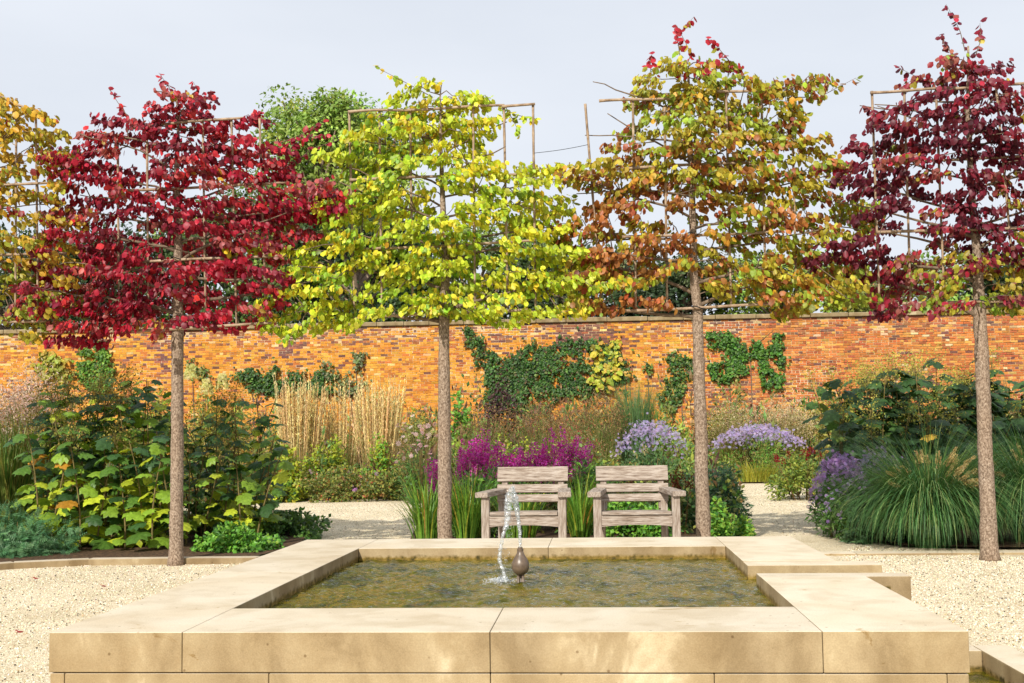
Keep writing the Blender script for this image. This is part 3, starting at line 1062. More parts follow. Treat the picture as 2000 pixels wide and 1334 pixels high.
brick_me = bm_.mesh('brick', M_BRICK_OBJ)
for i in single:
    o = bpy.data.objects.new('brick', brick_me)
    COL.objects.link(o)
    o.parent = wall
    o.location = pos[i] - np.array(wall.location)
    o.scale = scl[i]
    o.color = (*bc[i], 1)

# ------------------------------------------------------------------ pleached trees and their cane frames
TY = 9.80
LEAF_ME = []
for k in range(3):
    lm = MB()
    lm.add(OVAL[k][0], OVAL[k][1])
    LEAF_ME.append(lm.mesh('leaf', M_LEAF_OBJ, smooth=True))
LOBE_ME = []
for k in range(3):
    lm = MB()
    lm.add(LOBED[k][0], LOBED[k][1])
    LOBE_ME.append(lm.mesh('leaf', M_LEAF_OBJ, smooth=True))


def leaf_objects(parent, meshes, pos, rot, scale, cols):
    org = np.array(parent.location)
    for i in range(len(pos)):
        o = bpy.data.objects.new('leaf', meshes[i % len(meshes)])
        COL.objects.link(o)
        o.parent = parent
        M = Matrix(rot[i].tolist()).to_4x4() @ Matrix.Scale(float(scale[i]), 4)
        M.translation = Vector(pos[i] - org)
        o.matrix_local = M
        o.color = (*cols[i], 1)


def hole_field(seed):
    r = np.random.default_rng(seed)
    k = [(r.uniform(0.012, 0.05), r.uniform(0.02, 0.06), r.uniform(0, 6.3)) for _ in range(6)]
    return lambda x, y: sum(math.sin(a * x + b * y * (1 if i % 2 else -1) + c) for i, (a, b, c) in enumerate(k)) / 6


def pleached_tree(label, trunk, poly, colf, shoots=(), seed=0, holes=(), dens=1.0, thresh=-0.24):
    r = np.random.default_rng(seed)
    hf = hole_field(seed + 50)
    base = P(trunk[0][0], trunk[0][1], TY)
    t = thing('pleached_tree', label, 'tree', (float(base[0]), TY, 0), 'row of pleached trees')
    tp = np.array([P(x, y, TY) for x, y, w in trunk])
    tp[0, 2] = -0.03
    tr = np.array([w * 0.95 / 2 * TY / F for x, y, w in trunk])
    n = 46
    s = np.linspace(0, 1, n)
    d = np.r_[0, np.cumsum(np.linalg.norm(np.diff(tp, axis=0), axis=1))]
    d /= d[-1]
    pts = np.column_stack([np.interp(s, d, tp[:, i]) for i in range(3)])
    rad = np.interp(s, d, tr)
    pts[1:, 0] += np.cumsum(r.normal(0, 0.0018, n - 1)) * 0.9
    rad *= 1 + r.normal(0, 0.03, n)
    m = MB()
    rad *= 1 + 0.05 * np.clip(r.normal(0, 1, n) - 1.2, 0, 3)
    m.tube(pts, rad, 16, jitter=0.035)
    m.build('trunk', M_BARK, t, smooth=True)
    zb = H(trunk[0][0], 625, TY)
    ztop = pts[-1, 2]
    limb_pts = [pts[pts[:, 2] > zb]]
    polya = np.array(poly, float)
    # limbs to both sides
    for k in range(17):
        z0 = zb + 0.02 + (ztop - zb - 0.35) * (k + r.uniform(-0.3, 0.3)) / 17
        sgn = 1 if k % 2 else -1
        i0 = int(np.argmin(np.abs(pts[:, 2] - z0)))
        p0 = pts[i0]
        ln = r.uniform(0.75, 1.2) * (1.0 if z0 < zb + 1.1 else 0.72)
        mseg = 9
        u = np.linspace(0, 1, mseg)
        yo = r.uniform(-0.16, 0.16)
        lift = r.uniform(0.05, 0.42)
        lp = np.column_stack([p0[0] + sgn * ln * u, p0[1] + yo * u ** 0.7, p0[2] + lift * u ** 0.8 + 0.0 * u])
        lp[1:] += np.cumsum(r.normal(0, 0.011, (mseg - 1, 3)), axis=0)
        lr = np.linspace(max(0.010, rad[i0] * 0.42), 0.004, mseg)
        m = MB()
        m.tube(lp, lr, 7, jitter=0.05)
        m.build('limb', M_TWIG, t, smooth=True)
        limb_pts.append(lp)
    limb_pts = np.vstack(limb_pts)
    # sprays of leaves
    lo, hi = polya.min(0), polya.max(0)
    sprays, tries = [], 0
    occ = []
    while tries < 9000:
        tries += 1
        x, y = r.uniform(lo[0], hi[0]), r.uniform(lo[1], hi[1])
        if not in_poly([(x, y)], poly)[0]:
            continue
        if hf(x, y) < thresh or any(((x - a) / rx) ** 2 + ((y - b) / ry) ** 2 < 1 for a, b, rx, ry in holes):
            continue
        if any(abs(x - a) < 33 / dens and abs(y - b) < 19 / dens for a, b in occ):
            continue
        occ.append((x, y))
        sprays.append((x, y, None))
    tw = MB()
    LP_, LR_, LS_, LC_ = [], [], [], []
    tx0 = lambda y: np.interp(-y, [-q[1] for q in trunk], [q[0] for q in trunk])

    def spray(c, dirv, ln, x, y, size, droop=0.75):
        u = np.linspace(-0.5, 0.5, 6)
        sp = c[None] + dirv[None] * (u * ln)[:, None]
        sp[:, 2] -= 0.10 * ln * (u + 0.5) ** 2
        tw.tube(sp, np.linspace(0.0038, 0.0014, 6), 4, cap=False)
        nl = max(6, int(ln / 0.0044))
        q = np.linspace(0.0, 1.0, nl) + r.normal(0, 0.02, nl)
        pos = np.column_stack([np.interp(q, np.linspace(0, 1, 6), sp[:, i]) for i in range(3)])
        pos += np.column_stack([r.normal(0, 0.018, nl), r.normal(0, 0.06, nl), r.normal(0.0, 0.021, nl)])
        side = np.cross(dirv, [0, 0, 1.0])
        sg = np.where(np.arange(nl) % 2, 1.0, -1.0)[:, None]
        dv = sg * side[None] * r.uniform(0.25, 0.8, (nl, 1)) + dirv[None] * r.uniform(0.1, 0.7, (nl, 1)) + np.array([[0, 0, -1.0]]) * droop * r.uniform(0.5, 1.7, (nl, 1)) + r.normal(0, 0.22, (nl, 3))
        nh = np.array([[-0.15, -0.9, 0.75]]) + r.normal(0, 0.60, (nl, 3))
        LP_.append(pos)
        LR_.append(frames(dv, nh))
        LS_.append(r.uniform(0.55, 1.2, nl) * size)
        LC_.append(colf(x + r.normal(0, 22, nl), y + r.normal(0, 16, nl), nl, r))

    for x, y, _ in sprays:
        c = P(x, y, TY - 0.05 + r.normal(0, 0.17))
        sgn = 1.0 if x > tx0(y) else -1.0
        dirv = np.array([sgn * r.uniform(0.7, 1.0), r.normal(0, 0.5), r.normal(0.04, 0.15)])
        dirv /= np.linalg.norm(dirv)
        ln = r.uniform(0.16, 0.38)
        spray(c, dirv, ln, x, y, 0.060)
        st = c - dirv * ln * 0.5
        dd = np.linalg.norm((limb_pts - st) * np.array([1, 1, 1.3]) + np.array([sgn * 0.06, 0, 0.04]), axis=1)
        b = limb_pts[int(np.argmin(dd))]
        mid = (b + st) / 2 + np.array([0, 0, r.uniform(-0.02, 0.05)])
        tw.tube([b, mid, st], [0.006, 0.0045, 0.0034], 4, cap=False)
    # loose shoots that leave the crown
    for sh in shoots:
        pth = np.array([P(x, y, TY + 0.02) for x, y in sh])
        p = resample(pth, 14)
        tw.tube(p, np.linspace(0.0045, 0.0012, 14), 4, cap=False)
        for i in range(1, 14):
            x, y = np.interp(i / 13, np.linspace(0, 1, len(sh)), [q[0] for q in sh]), np.interp(i / 13, np.linspace(0, 1, len(sh)), [q[1] for q in sh])
            nl = int(r.integers(1, 3))
            LP_.append(p[i][None] + r.normal(0, 0.006, (nl, 3)))
            LR_.append(frames(np.column_stack([r.normal(0, 0.8, nl), r.normal(0, 0.5, nl), r.normal(-0.35, 0.5, nl)]), np.array([[-0.1, -0.9, 0.6]]) + r.normal(0, 0.4, (nl, 3))))
            LS_.append(r.uniform(0.04, 0.075, nl))
            LC_.append(colf(np.full(nl, x), np.full(nl, y), nl, r))
    tw.build('twigs', M_TWIG, t, smooth=True, kind='stuff')
    pos, rot, scl_, col = np.vstack(LP_), np.concatenate(LR_), np.concatenate(LS_), np.vstack(LC_)
    front = np.argsort(pos[:, 1] - 1.5 * scl_ + r.normal(0, 0.05, len(pos)))
    own, rest = front[:300], front[300:]
    leaf_objects(t, LEAF_ME, pos[own], rot[own], scl_[own], col[own])
    m = MB()
    for k in range(3):
        q = rest[k::3]
        m.inst(LITE[k], pos[q], rot[q], scl_[q], col[q])
    m.build('foliage', M_LEAF, t, smooth=True, kind='stuff')
    return t


def blend_pick(r, n, pals, w):
    """w: (n, k) weights for the k colours in pals"""
    w = np.clip(w, 0.0001, None)
    w = w / w.sum(1, keepdims=True)
    u = np.abs(r.uniform(0, 1) + r.normal(0, 0.11, (n, 1)))
    u = 1 - np.abs(1 - u)
    i = (np.cumsum(w, axis=1) < u).sum(1).clip(0, len(pals) - 1)
    c = np.array(pals)[i]
    return np.clip(c * (1 + r.normal(0, 0.22, (n, 1))) * (1 + r.normal(0, 0.09, (n, 3))), 0.004, 0.85)


_na, _nb = vnoise(21, 70.0), vnoise(22, 110.0)


def col_red(x, y, n, r):
    f = _na(x + 500, y + 500)
    pal = [(0.36, 0.012, 0.032), (0.20, 0.012, 0.028), (0.52, 0.03, 0.04), (0.36, 0.085, 0.08), (0.42, 0.26, 0.03)]
    low = np.clip((y - 560) / 90, 0, 1) * np.clip((330 - x) / 150, 0, 1)
    w = np.column_stack([1.0 + f * 0, 0.9 + 0.9 * f, 0.35 + 0.9 * np.clip((300 - y) / 120, 0, 1) - 0.2 * f, 0.35 + 0.4 * low, 0.02 + 0.5 * low])
    return blend_pick(r, n, pal, w)


def col_yellow(x, y, n, r):
    f = _na(x + 900, y + 300)
    pal = [(0.47, 0.56, 0.035), (0.64, 0.63, 0.04), (0.70, 0.55, 0.03), (0.28, 0.42, 0.03), (0.60, 0.40, 0.03)]
    top = np.clip((330 - y) / 130, 0, 1)
    edge = np.clip((np.abs(x - 868) - 130) / 160, 0, 1) * np.clip((480 - y) / 200, 0, 1)
    w = np.column_stack([1.3 + 0.4 * f, 0.7 + 0.6 * edge + 0.3 * top, 0.10 + 0.7 * top * (0.5 + f) + 0.6 * edge, 0.50 - 0.5 * f, 0.01 + 0.02 * f])
    return blend_pick(r, n, pal, w)


def col_orange(x, y, n, r):
    f, g2 = _na(x + 200, y + 700), _nb(x + 100, y + 100)
    pal = [(0.42, 0.36, 0.035), (0.38, 0.15, 0.035), (0.30, 0.075, 0.03), (0.30, 0.36, 0.035), (0.50, 0.28, 0.03), (0.40, 0.02, 0.035)]
    left = np.clip((1420 - x) / 160, 0, 1) * np.clip((y - 280) / 80, 0, 1)
    tip = np.clip((125 - y) / 25, 0, 1)
    w = np.column_stack([0.95 + 0.4 * f, 0.40 + 0.9 * left + 0.6 * g2, 0.12 + 0.7 * left * (0.6 + f), 0.75 - 0.45 * left - 0.5 * g2, 0.28 + 0.3 * f, 9.0 * tip])
    return blend_pick(r, n, pal, w)


def col_maroon(x, y, n, r):
    f, g2 = _na(x + 350, y + 50), _nb(x + 40, y + 900)
    pal = [(0.12, 0.012, 0.026), (0.20, 0.018, 0.036), (0.34, 0.02, 0.04), (0.28, 0.085, 0.065), (0.40, 0.33, 0.035), (0.24, 0.31, 0.03)]
    gr = np.clip((y - 430) / 80, 0, 1) * np.clip((x - 1780) / 120, 0, 1)
    gr2 = np.clip((x - 1850) / 90, 0, 1) * np.clip((y - 190) / 80, 0, 1) * (0.35 + 0.6 * g2)
    w = np.column_stack([1.1 - 0.9 * gr, 0.9 - 0.7 * gr, 0.35 - 0.2 * gr, 0.25 + 0.7 * np.clip(gr2, 0, 1), 0.03 + 1.1 * gr + 0.9 * np.clip(gr2, 0, 1), 0.02 + 0.9 * gr])
    return blend_pick(r, n, pal, w)


def col_olive(x, y, n, r):
    f = _na(x + 640, y + 640)
    pal = [(0.50, 0.33, 0.03), (0.40, 0.33, 0.03), (0.58, 0.36, 0.03), (0.30, 0.32, 0.035), (0.30, 0.03, 0.03)]
    low = np.clip((y - 420) / 120, 0, 1)
    w = np.column_stack([1.1 - 0.5 * low, 0.8 + 0 * low, 0.55 - 0.3 * low, 0.3 + 1.0 * low, 0.05 + 0.25 * np.clip(f, 0, 1)])
    return blend_pick(r, n, pal, w)


TR_RED = [(343, 1105, 40), (343, 1088, 31), (344, 1060, 28), (345, 900, 26), (346, 700, 25), (347, 640, 25), (347, 600, 21), (349, 500, 18), (346, 420, 15), (345, 330, 11), (349, 250, 6), (346, 195, 3)]
TR_YEL = [(869, 1112, 40), (869, 1090, 32), (869, 1050, 30), (868, 850, 26), (867, 640, 23), (869, 560, 19), (872, 480, 16), (866, 430, 13), (862, 330, 9), (860, 240, 5), (860, 185, 3)]
TR_ORA = [(1375, 1102, 40), (1375, 1082, 31), (1374, 1045, 29), (1370, 850, 26), (1363, 610, 21), (1354, 520, 17), (1352, 400, 13), (1347, 260, 10), (1345, 130, 4)]
TR_MAR = [(1934, 1093, 44), (1933, 1072, 35), (1931, 1040, 32), (1924, 850, 28), (1914, 610, 25), (1908, 480, 17), (1900, 380, 13), (1892, 240, 10), (1893, 90, 4)]
TR_OLI = [(-178, 1118, 40), (-178, 1098, 31), (-178, 1060, 29), (-176, 850, 26), (-172, 640, 23), (-168, 480, 16), (-168, 330, 10), (-166, 180, 4)]
PO_RED = [(205, 232), (250, 215), (262, 240), (330, 205), (352, 180), (395, 180), (412, 240), (480, 215), (512, 225), (520, 255), (545, 270), (550, 310), (600, 340), (662, 360), (660, 420), (632, 440), (560, 480),
          (570, 520), (548, 560), (545, 600), (500, 628), (420, 632), (380, 620), (310, 660), (235, 650), (170, 672), (110, 650), (40, 620), (38, 560), (80, 530), (60, 470), (110, 420), (150, 400), (110, 330), (125, 280), (180, 245)]
PO_YEL = [(775, 155), (800, 180), (850, 150), (866, 180), (915, 170), (945, 190), (975, 205), (960, 260), (935, 300), (960, 330), (1070, 320), (1080, 345), (1000, 362), (1105, 395), (1110, 440), (1130, 480), (1195, 525), (1190, 550),
          (1130, 560), (1120, 610), (1000, 625), (900, 612), (780, 605), (700, 632), (610, 640), (545, 640), (505, 610), (530, 578), (590, 560), (545, 520), (600, 490), (470, 480), (540, 478), (630, 480), (640, 400), (690, 378),
          (690, 310), (630, 300), (690, 292), (690, 225), (770, 210), (800, 205)]
PO_ORA = [(1268, 130), (1300, 150), (1320, 105), (1345, 120), (1420, 110), (1432, 140), (1520, 155), (1610, 150), (1560, 190), (1550, 230), (1570, 260), (1625, 285), (1640, 340), (1620, 380), (1690, 395), (1700, 440), (1665, 470),
          (1690, 520), (1690, 580), (1650, 600), (1540, 612), (1440, 590), (1390, 560), (1330, 560), (1290, 590), (1150, 602), (1135, 560), (1120, 500), (1075, 440), (1140, 420), (1130, 370), (1110, 330), (1180, 310), (1195, 275), (1230, 250), (1240, 200)]
PO_MAR = [(1860, 60), (1895, 90), (1930, 110), (1945, 150), (1990, 160), (2080, 160), (2130, 230), (2200, 330), (2220, 420), (2230, 590), (2100, 620), (1960, 600), (1900, 590), (1840, 598), (1730, 620), (1690, 590), (1680, 540), (1610, 500), (1620, 480),
          (1690, 440), (1700, 400), (1680, 370), (1650, 345), (1632, 322), (1690, 310), (1665, 270), (1720, 262), (1715, 225), (1770, 195), (1820, 180), (1765, 145), (1840, 150), (1850, 110)]
PO_OLI = [(-470, 620), (-470, 420), (-420, 250), (-250, 190), (-150, 150), (-60, 200), (0, 190), (60, 205), (105, 225), (120, 245), (140, 280), (135, 330), (115, 380), (135, 430), (140, 500), (150, 560), (135, 610), (90, 640), (60, 655), (0, 620), (-200, 630)]
pleached_tree('crimson leaved pleached tree standing in gravel by the left kerb', TR_RED, PO_RED, col_red, [[(262, 245), (230, 200), (212, 172)], [(348, 205), (330, 170), (310, 142)], [(370, 200), (385, 175), (378, 160)],
              [(545, 280), (590, 262), (632, 238)], [(560, 330), (610, 290), (690, 265)], [(560, 300), (580, 272), (640, 262)], [(500, 230), (506, 220), (505, 218)], [(600, 400), (640, 370), (690, 376)]], 1,
              [(388, 355, 30, 22), (330, 500, 16, 26), (430, 560, 34, 18), (300, 300, 16, 16)], dens=1.05)
pleached_tree('lime yellow leaved pleached tree growing left of the chairs', TR_YEL, PO_YEL, col_yellow, [[(845, 190), (790, 160), (732, 130)], [(690, 305), (655, 300), (612, 305)], [(640, 490), (560, 487), (470, 478)],
              [(990, 350), (1040, 330), (1080, 328)], [(975, 210), (1010, 225), (1045, 232)], [(985, 205), (1005, 240), (1015, 262)], [(1100, 440), (1130, 430), (1115, 385)], [(1120, 540), (1160, 530), (1205, 535)]], 2,
              [(1013, 280, 30, 44), (760, 440, 18, 18), (935, 540, 22, 34), (890, 465, 20, 14), (765, 300, 12, 20), (720, 250, 12, 14)], dens=1.05)
pleached_tree('tall orange and olive leaved pleached tree growing right of the chairs', TR_ORA, PO_ORA, col_orange, [[(1330, 120), (1322, 70), (1356, 32)], [(1340, 130), (1350, 105), (1322, 50)], [(1425, 120), (1400, 90), (1378, 72)], [(1550, 190), (1600, 190), (1672, 152)],
              [(1540, 165), (1580, 160), (1612, 148)], [(1272, 150), (1270, 120), (1275, 100)], [(1150, 340), (1125, 325), (1108, 322)], [(1560, 260), (1575, 220), (1560, 215)], [(1140, 440), (1100, 436), (1074, 440)]], 3,
              [(1322, 430, 34, 26), (1330, 540, 40, 26), (1460, 490, 28, 16), (1290, 570, 60, 16), (1400, 585, 50, 14)], dens=1.04)
pleached_tree('dark maroon leaved pleached tree at the right edge of the picture', TR_MAR, PO_MAR, col_maroon, [[(1885, 100), (1875, 60), (1848, 8)], [(1905, 110), (1915, 80), (1914, 45)], [(1830, 165), (1790, 150), (1755, 132)], [(1690, 300), (1660, 268), (1662, 266)],
              [(1720, 250), (1700, 212), (1688, 206)], [(1860, 110), (1845, 80), (1836, 70)], [(1650, 330), (1640, 320), (1622, 320)]], 4,
              [(1810, 395, 44, 16), (1870, 420, 26, 18), (1925, 370, 26, 30), (1790, 470, 34, 12), (1730, 460, 20, 14)], dens=0.96)
pleached_tree('gold and olive leaved pleached tree cut off by the left edge', TR_OLI, PO_OLI, col_olive, [[(20, 210), (5, 195), (-10, 185)], [(60, 470), (110, 450), (150, 452)], [(90, 300), (130, 290), (165, 300)], [(60, 620), (70, 660), (62, 668)]], 5,
              [(50, 355, 40, 16), (20, 430, 40, 20), (90, 430, 20, 16)], dens=0.92)


def cane(mb_parent, x0, y0, x1, y1, rad, dy, org):
    p0, p1 = P(x0, y0, TY + dy), P(x1, y1, TY + dy)
    n = max(5, int(np.linalg.norm(p1 - p0) / 0.05))
    u = np.linspace(0, 1, n)
    pts = p0[None] + (p1 - p0)[None] * u[:, None]
    pts += np.array([0, 0, 1])[None] * (0.006 * np.sin(u * 5 + rng.uniform(0, 6)))[:, None] * (abs(p1[0] - p0[0]) > 0.3)
    r = np.full(n, rad) * np.linspace(1.0, 0.88, n)
    r[::5] *= 1.14
    m = MB()
    m.tube(pts, r, 8)
    m.build('cane', M_CANE, mb_parent, smooth=True)


def cane_frame(label, trunkx, canes, ties):
    c = P(trunkx, 600, TY)
    t = thing('cane_frame', label, 'trellis', (float(c[0]), TY, float(c[2])), 'cane frames tied to the trees')
    for x0, y0, x1, y1 in canes:
        horiz = abs(x1 - x0) > abs(y1 - y0)
        cane(t, x0, y0, x1, y1, 0.0125 if horiz else 0.0105, -0.056 if horiz else -0.034, None)
    for x, y, w in ties:
        p = P(x, y, TY - 0.03)
        m = MB()
        a = np.linspace(0, 2 * np.pi, 17)
        rr_ = w / 2 * TY / F + 0.006
        m.tube(np.column_stack([p[0] + (rr_ + 0.006) * np.cos(a), TY - 0.028 + (rr_ + 0.028) * np.sin(a), np.full(17, p[2]) + 0.012 * np.sin(a * 2)]), 0.005, 6, cap=False)
        m.build('tie', M_TIE, t)
    return t


cane_frame('bamboo cane frame half hidden in the crimson foliage', 345, [(260, 249, 478, 229), (230, 372, 560, 358), (225, 515, 560, 498), (215, 648, 530, 632), (230, 262, 232, 640), (287, 255, 290, 640), (396, 236, 402, 640), (452, 232, 462, 640), (507, 232, 520, 630)], [(347, 636, 23), (347, 505, 17)])
cane_frame('open square bamboo cane frame behind the lime yellow foliage', 868, [(680, 218, 806, 214), (796, 214, 985, 206), (980, 208, 1045, 203), (683, 352, 1042, 338), (690, 487, 1046, 471), (690, 622, 1030, 604), (682, 216, 692, 600), (741, 216, 746, 610), (801, 212, 806, 600), (924, 208, 928, 612), (984, 205, 992, 600), (1041, 202, 1046, 600)], [(868, 613, 22), (872, 479, 16)])
cane_frame('bamboo cane frame among the orange and olive leaves with stub bars', 1358, [(1170, 198, 1330, 190), (1400, 180, 1550, 172), (1200, 330, 1510, 315), (1215, 464, 1530, 452), (1185, 608, 1520, 594), (1236, 190, 1242, 600), (1298, 210, 1303, 600), (1418, 180, 1428, 596), (1487, 176, 1496, 596), (1546, 172, 1556, 596), (1143, 203, 1176, 606)], [(1363, 602, 21), (1353, 458, 15)])
cane_frame('pale square topped bamboo cane frame behind the maroon foliage', 1910, [(1700, 180, 1870, 172), (1860, 172, 2080, 160), (1703, 317, 2080, 302), (1712, 455, 2100, 440), (1718, 596, 2110, 582), (1703, 178, 1718, 600), (1766, 174, 1779, 600), (1828, 174, 1845, 600), (1945, 165, 1986, 600), (2016, 165, 2040, 600), (2080, 160, 2110, 600)], [(1914, 590, 25), (1908, 448, 17)])
cane_frame('bamboo cane frame among the gold leaves at the left edge', -170, [(-330, 246, -165, 232), (-170, 232, -15, 228), (-10, 183, 60, 215), (-330, 372, 120, 356), (-330, 510, 130, 494), (-330, 642, 100, 628), (32, 192, 30, 600), (70, 215, 74, 610), (-28, 200, -30, 620), (-90, 232, -92, 620), (-250, 240, -248, 630)], [(-171, 634, 23), (-168, 500, 16)])
# the wire between two frames
wp0, wp1 = P(1043, 299, TY - 0.04), P(1151, 282, TY - 0.04)
m = MB()
u = np.linspace(0, 1, 12)
m.tube(wp0 + (wp1 - wp0) * u[:, None] + np.array([0, 0, -1]) * (0.008 * np.sin(np.pi * u))[:, None], 0.0024, 5)
wire = m.build('guide_wire', M_TIE, None, loc=wp0)
tag(wire, 'thin dark wire strung between two cane frames above the chairs', 'wire')

# ------------------------------------------------------------------ plants
def stems_mb(org, n, spread, h, rad, lean=0.25, top=None):
    m = MB()
    tips = []
    for _ in range(n):
        a, q = rng.uniform(0, 2 * np.pi), math.sqrt(rng.uniform(0, 1))
        b = np.array([org[0] + math.cos(a) * q * spread[0] * 0.35, org[1] + math.sin(a) * q * spread[1] * 0.35, 0.0])
        e = np.array([org[0] + math.cos(a) * q * spread[0] * (0.35 + lean), org[1] + math.sin(a) * q * spread[1] * (0.35 + lean), h * rng.uniform(0.75, 1.0) * (1 - 0.25 * q)])
        mid = (b + e) / 2 + rng.normal(0, 0.02, 3) * h
        m.tube([b - np.array([0, 0, 0.02]), mid, e], [rad, rad * 0.8, rad * 0.5], 5, cap=False)
        tips.append(e)
    return m, np.array(tips)


def cloud_points(n, c, rad, clumps=14, tight=0.24, shell=0.5, flat=0.0):
    """uneven clumps over a half ellipsoid that stands on the ground"""
    k = rng.normal(0, 1, (clumps, 3))
    k /= np.linalg.norm(k, axis=1, keepdims=True)
    k[:, 2] = np.abs(k[:, 2]) * 0.9 + 0.05
    k *= rng.uniform(shell, 0.9, (clumps, 1))
    i = rng.integers(0, clumps, n)
    off = rng.normal(0, 1, (n, 3))
    off /= np.linalg.norm(off, axis=1, keepdims=True)
    p = k[i] + off * tight * rng.uniform(0.3, 1.15, (n, 1)) ** 0.6
    p[:, 2] = np.abs(p[:, 2])
    out = p / (np.linalg.norm(p, axis=1, keepdims=True) + 1e-6)
    pos = np.asarray(c)[None] + p * np.asarray(rad)[None]
    pos[:, 2] = np.maximum(pos[:, 2], 0.015)
    return pos, out


def cloud_leaves(mb, pos, out, tmpl, size, pal, up=0.5, down=0.2, var=0.3, jit=0.14):
    n = len(pos)
    d = out * 0.8 + rng.normal(0, 0.6, (n, 3)) + np.array([[0, 0, -down]])
    nh = out * 0.5 + np.array([[0, -0.35, up]]) + rng.normal(0, 0.4, (n, 3))
    mb.inst(tmpl, pos, frames(d, nh), size * rng.uniform(1 - var, 1 + var, n), pick(pal, n, jit))


def mound(name, label, cat, px, Y, w_px, top_px, n, tmpl, size, pal, depth=None, clumps=16, tight=0.3, group=None, mat=None, stems=8, up=0.5, down=0.2, stem_mat=None, shell=0.5, z0=0.0):
    x = S(px, Y)
    hw = w_px / 2 * Y / F
    h = max(0.1, H(px, top_px, Y))
    t = thing(name, label, cat, (x, Y, 0.0), group)
    if stems:
        sm, _ = stems_mb((x, Y), stems, (hw, depth or hw), h * 0.8, 0.006 + 0.003 * h)
        sm.build('stems', stem_mat or M_STEM, t, smooth=True)
    m = MB()
    pos, out = cloud_points(n, (x, Y, z0), (hw * 0.92, (depth or hw) * 0.92, (h - z0) * 0.95), clumps, tight, shell)
    cloud_leaves(m, pos, out, tmpl, size, pal, up, down)
    m.build('foliage', mat or M_LEAF, t, smooth=False, kind='stuff')
    return t, x, hw, h


def blades(mb, org, n, spread, length, width, pal, arch=0.6, upright=0.8, seg=5, tipdroop=0.6, jit=0.15):
    """grass or iris blades as folded strips that rise from a base and arch outwards"""
    a = rng.uniform(0, 2 * np.pi, n)
    q = np.sqrt(rng.uniform(0, 1, n))
    b = np.column_stack([org[0] + np.cos(a) * q * spread[0], org[1] + np.sin(a) * q * spread[1], np.zeros(n)])
    ln = length * rng.uniform(0.5, 1.15, n)
    out = np.column_stack([np.cos(a), np.sin(a)]) + rng.normal(0, 0.35, (n, 2))
    k = arch * rng.uniform(0.35, 1.2, n)
    th0 = (1 - upright) * rng.uniform(0, 1, n) * 1.2
    side = np.column_stack([-out[:, 1], out[:, 0]])
    side /= np.linalg.norm(side, axis=1, keepdims=True) + 1e-9
    od = out / (np.linalg.norm(out, axis=1, keepdims=True) + 1e-9)
    w = width * rng.uniform(0.7, 1.2, n)
    v = np.zeros((n, seg + 1, 2, 3))
    p = b.copy()
    for s in range(seg + 1):
        u = s / seg
        th = th0 + k * u * (1 + tipdroop * u)
        wid = w * (1 - u ** 2.2) * 0.5 + 0.0004
        v[:, s, 0, :2] = p[:, :2] - side * wid[:, None]
        v[:, s, 1, :2] = p[:, :2] + side * wid[:, None]
        v[:, s, :, 2] = p[:, 2][:, None]
        st = ln / seg
        p = p + np.column_stack([od * (np.sin(th) * st)[:, None], np.cos(th) * st])
        p[:, 2] = np.maximum(p[:, 2], 0.012)
    nv = (seg + 1) * 2
    t = []
    for s in range(seg):
        i = s * 2
        t += [(i, i + 1, i + 3), (i, i + 3, i + 2)]
    t = np.array(t)[None] + (np.arange(n) * nv)[:, None, None]
    mb.add(v.reshape(-1, 3), t.reshape(-1, 3), np.repeat(pick(pal, n, jit), nv, axis=0))


def spikes(mb, tips, hgt, rad, per, tmpl, size, pal, bend=0.12):
    """flower spikes above stem tips"""
    for e in tips:
        h = hgt * rng.uniform(0.6, 1.15)
        u = rng.uniform(0, 1, per)
        dirv = np.array([rng.normal(0, bend), rng.normal(0, bend), 1.0])
        a = rng.uniform(0, 2 * np.pi, per)
        rr = rad * (1 - 0.75 * u)
        pos = e[None] + dirv[None] * (u * h)[:, None] + np.column_stack([np.cos(a) * rr, np.sin(a) * rr, np.zeros(per)])
        d = np.column_stack([np.cos(a), np.sin(a), rng.uniform(0.1, 0.9, per)])
        mb.inst(tmpl, pos, frames(d, rng.normal(0, 1, (per, 3)) + np.array([[0, -0.6, 0.6]])), size * rng.uniform(0.7, 1.2, per), pick(pal, per, 0.15))


def flower_heads(parent, pos, size, pal, tilt=0.5, mat=None, name='flowers', tmpl=None):
    m = MB()
    n = len(pos)
    nh = np.array([[0, -0.7, 0.9]]) + rng.normal(0, tilt, (n, 3))
    m.inst(tmpl or DAISY, pos, frames(rng.normal(0, 1, (n, 3)), nh), size * rng.uniform(0.75, 1.2, n), pick(pal, n, 0.12))
    return m.build(name, mat or M_PETAL, parent, kind='stuff')


GREEN = [(3, (0.075, 0.17, 0.03)), (2, (0.12, 0.23, 0.04)), (1, (0.035, 0.095, 0.02))]
BRIGHT = [(3, (0.13, 0.33, 0.035)), (2, (0.21, 0.41, 0.045)), (1, (0.06, 0.18, 0.025))]
LIME = [(3, (0.33, 0.42, 0.03)), (2, (0.45, 0.48, 0.04)), (1, (0.18, 0.30, 0.03))]
OLIVE = [(3, (0.20, 0.22, 0.045)), (2, (0.30, 0.30, 0.065)), (1, (0.09, 0.12, 0.025)), (0.6, (0.30, 0.17, 0.06))]
BROWN = [(3, (0.22, 0.13, 0.06)), (2, (0.32, 0.21, 0.10)), (1, (0.12, 0.06, 0.04)), (1, (0.16, 0.17, 0.05))]
BEIGE = [(3, (0.55, 0.43, 0.24)), (2, (0.66, 0.55, 0.34)), (1, (0.34, 0.25, 0.13))]


